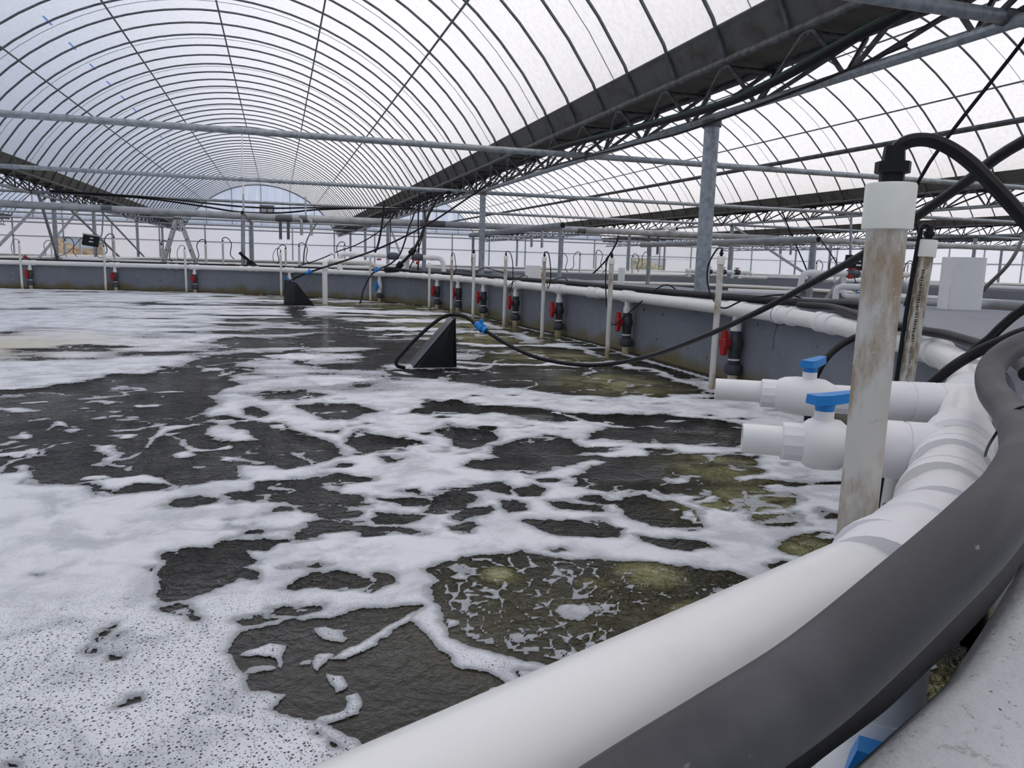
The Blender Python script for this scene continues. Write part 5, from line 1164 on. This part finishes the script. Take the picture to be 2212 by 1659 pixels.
# foam sheets
na, nr = 1000, 640
x, y = polar(na, nr, .45, 26.5, -70, 72)
rr_ = np.hypot(x, y)
w1 = fbm(x, y, .35, 31, 4); w2 = fbm(x, y, .35, 47, 4); w3 = fbm(x, y, .09, 61, 3); w4 = fbm(x, y, .09, 71, 3)
amp1 = np.clip(.036 * rr_, .03, .40); amp2 = np.clip(.016 * rr_, .012, .10)
X = x + w1 * amp1 + w3 * amp2; Y = y + w2 * amp1 * 1.4 + w4 * amp2 * 1.4
Fm = np.full(x.shape, 3.0)
def local(poly, pad):
    P = np.array(poly); return (X > P[:, 0].min() - pad) & (X < P[:, 0].max() + pad) & (Y > P[:, 1].min() - pad) & (Y < P[:, 1].max() + pad)
soft = .008 * rr_                                            # edge width grows with the size of the drifts
for poly in OPEN:
    k = local(poly, .8); Fm[k] = np.minimum(Fm[k], -sdist(X[k], Y[k], poly) / soft[k])
# cells of thin foam inside the laced openings
rng = np.random.RandomState(3)
for poly in LACE:
    k = local(poly, .5); d = sdist(X[k], Y[k], poly)
    P = np.array(poly); cx_ = rng.uniform(P[:, 0].min(), P[:, 0].max(), 230); cy_ = rng.uniform(P[:, 1].min(), P[:, 1].max(), 230)
    d1 = np.full(d.shape, 9.); d2 = np.full(d.shape, 9.)
    xx = X[k] + .05 * fbm(x[k], y[k], .12, 90, 2); yy = Y[k] + .05 * fbm(x[k], y[k], .12, 95, 2)
    for a, b in zip(cx_, cy_):
        e = np.hypot(xx - a, yy - b); d2 = np.minimum(d2, np.maximum(d1, e)); d1 = np.minimum(d1, e)
    edge = (d2 - d1)
    net = (.007 - edge) / .011 + 1.8 * fbm(x[k], y[k], .4, 101, 3) - .2
    f = np.where(d > .03, np.maximum(net, -d / soft[k]), -d / soft[k] * .8)
    Fm[k] = np.where(d > -.1, np.minimum(Fm[k], np.maximum(f, -3)), Fm[k])
# far water: long drifting streaks, dense on the left, thinner toward the diffusers
st_ = fbm(x * .55, y * .9, .34, 131, 4) + .55 * fbm(x * .5, y, 1.4, 141, 3)
dens_ = np.interp(x, [-9, -2.2, -.6, .8, 2.2, 4], [.30, .26, .02, -.05, -.09, -.09])
far = np.clip((y - 5.2) / 1.2 + .6 * fbm(x, y, .8, 151, 2), 0, 1)
Fs = (st_ + dens_) * 7
Fm = Fm * (1 - far) + np.where(Fm < 0, np.minimum(Fs, Fm + 1.2), Fs) * far
Fm = np.where((y < 4.2) & (y > 2.2) & (Fm < 2.5), Fm - 2.4 * np.clip(boils(x, y) - .4, 0, 1), Fm)
for poly in ISLE:
    k = local(poly, .4); Fm[k] = np.maximum(Fm[k], sdist(X[k], Y[k], poly) / soft[k] * 1.6)
# thin filaments drawn out along the open water
fi_ = fbm(x * .7, y * 1.2, .55, 301, 4); fj_ = fbm(x, y, .9, 311, 2)
fil = (.016 - np.abs(fi_)) / .016 + 3.2 * fj_ - .35
Fm = np.where((Fm < 0) & (y > .9), np.maximum(Fm, np.minimum(fil * .8, .9)), Fm)
# broken flecks drifting over the open water
fl_ = fbm(x * .8, y * 1.3, .16 , 171, 3)
Fm = np.where((Fm < -.4) & (far < .5), np.maximum(Fm, (fl_ - np.interp(x, [-3, -.5, .5, 3], [.165, .185, .25, .26])) * 16), Fm)
# small ragged holes in the mid-water drifts
ho_ = fbm(x * .8, y * 1.3, .16, 181, 3) + .5 * fbm(x, y, .6, 191, 2)
mid = np.clip((y - 2.1) / .5, 0, 1) * np.clip((x + .6) / .5, 0, 1) * (1 - far)
Fm = np.where(mid > .3, np.minimum(Fm, (.24 - ho_ * mid) * 12), Fm)
# foam piled against the wall
wallP = TP
dw = -sdist(x, y, tank_in); dw = np.where(dw < 0, -dw, 0)
Fm = np.where((dw < .10 + .15 * fbm(x, y, .7, 201, 2)) & (y > 3), np.maximum(Fm, 1.0), Fm)
cov = np.clip(Fm, -2, 3)
froth = np.clip((1.75 - np.hypot((x + .40) * 1.0, (y - 1.28) * 1.0) * 1.25), 0, 1) * np.clip(Fm * .5, 0, 1)
froth = np.maximum(froth, .5 * np.clip(.6 + fbm(x, y, .5, 211, 2) * 2, 0, 1) * (y < 2.3) * (x < .2))
cream = np.clip(1.2 - np.hypot((x + 3.2) / 1.9, (y - 9.2) / 1.6), 0, 1) * np.clip(.75 + 1.2 * fbm(x, y, 1.1, 221, 2), 0, 1)
thick = np.clip(Fm * .35, 0, 1.0) ** .7
z_ = waves(x, y) + hump(x, y) + .003 + thick * (.004 + .007 * (fbm(x, y, .25, 231, 3) + .2) * np.clip(rr_ / 1.5, .4, 1))
def make_foam():
    m, nt, out = nodes_of('foam'); v = world_pos(nt)
    c = attr(nt, 'cover'); f = attr(nt, 'froth'); cr = attr(nt, 'cream')
    e = math_n(nt, 'ADD', c, math_n(nt, 'MULTIPLY', math_n(nt, 'SUBTRACT', noise(nt, 30, 5, .6, v, .6), .5), 1.9))
    al = ramp(nt, e, -.06, .10)
    thin = ramp(nt, e, .0, 2.4)
    vo = nt.nodes.new('ShaderNodeTexVoronoi'); vo.inputs['Scale'].default_value = 80; vo.inputs['Randomness'].default_value = 1.0; nt.links.new(v, vo.inputs['Vector'])
    vo2 = nt.nodes.new('ShaderNodeTexVoronoi'); vo2.inputs['Scale'].default_value = 150; nt.links.new(v, vo2.inputs['Vector'])
    hole = math_n(nt, 'MULTIPLY', ramp(nt, vo.outputs['Distance'], .30, .20), ramp(nt, math_n(nt, 'ADD', f, math_n(nt, 'MULTIPLY', math_n(nt, 'SUBTRACT', noise(nt, 16, 3, .6, v), .5), 1.5)), .50, .72))
    h2 = math_n(nt, 'MULTIPLY', ramp(nt, vo2.outputs['Distance'], .34, .2), ramp(nt, f, .02, .7))
    hole = math_n(nt, 'MAXIMUM', hole, math_n(nt, 'MULTIPLY', h2, .85))
    al = math_n(nt, 'MULTIPLY', al, math_n(nt, 'SUBTRACT', 1.0, math_n(nt, 'MULTIPLY', hole, .86)))
    al = math_n(nt, 'MULTIPLY', al, ramp(nt, thin, -.8, .45, False))
    col = mixc(nt, thin, (.50, .52, .54), (.82, .83, .85))
    col = mixc(nt, ramp(nt, noise(nt, 4, 6, .66, v, .5), .42, .66), col, (.54, .555, .58))
    col = mixc(nt, cr, col, (.64, .59, .47))
    p = nt.nodes.new('ShaderNodeBsdfPrincipled'); nt.links.new(col, p.inputs['Base Color']); p.inputs['Roughness'].default_value = .65
    hb = math_n(nt, 'ADD', vo2.outputs['Distance'], math_n(nt, 'MULTIPLY', vo.outputs['Distance'], 1.2))
    nt.links.new(bump(nt, math_n(nt, 'ADD', hb, noise(nt, 12, 4, .6, v)), .35, .004), p.inputs['Normal'])
    t = nt.nodes.new('ShaderNodeBsdfTransparent'); mx = nt.nodes.new('ShaderNodeMixShader')
    nt.links.new(al, mx.inputs[0]); nt.links.new(t.outputs[0], mx.inputs[1]); nt.links.new(p.outputs[0], mx.inputs[2]); nt.links.new(mx.outputs[0], out.inputs[0])
    return m
foam = grid_mesh('foam', x, y, z_, inside(x, y, tank_in) & (Fm > -1.1), na, nr, make_foam(), {'cover': cov, 'froth': froth, 'cream': cream})
tag(foam, 'white foam drifting in sheets and streaks on the tank water', 'foam', kind='stuff')
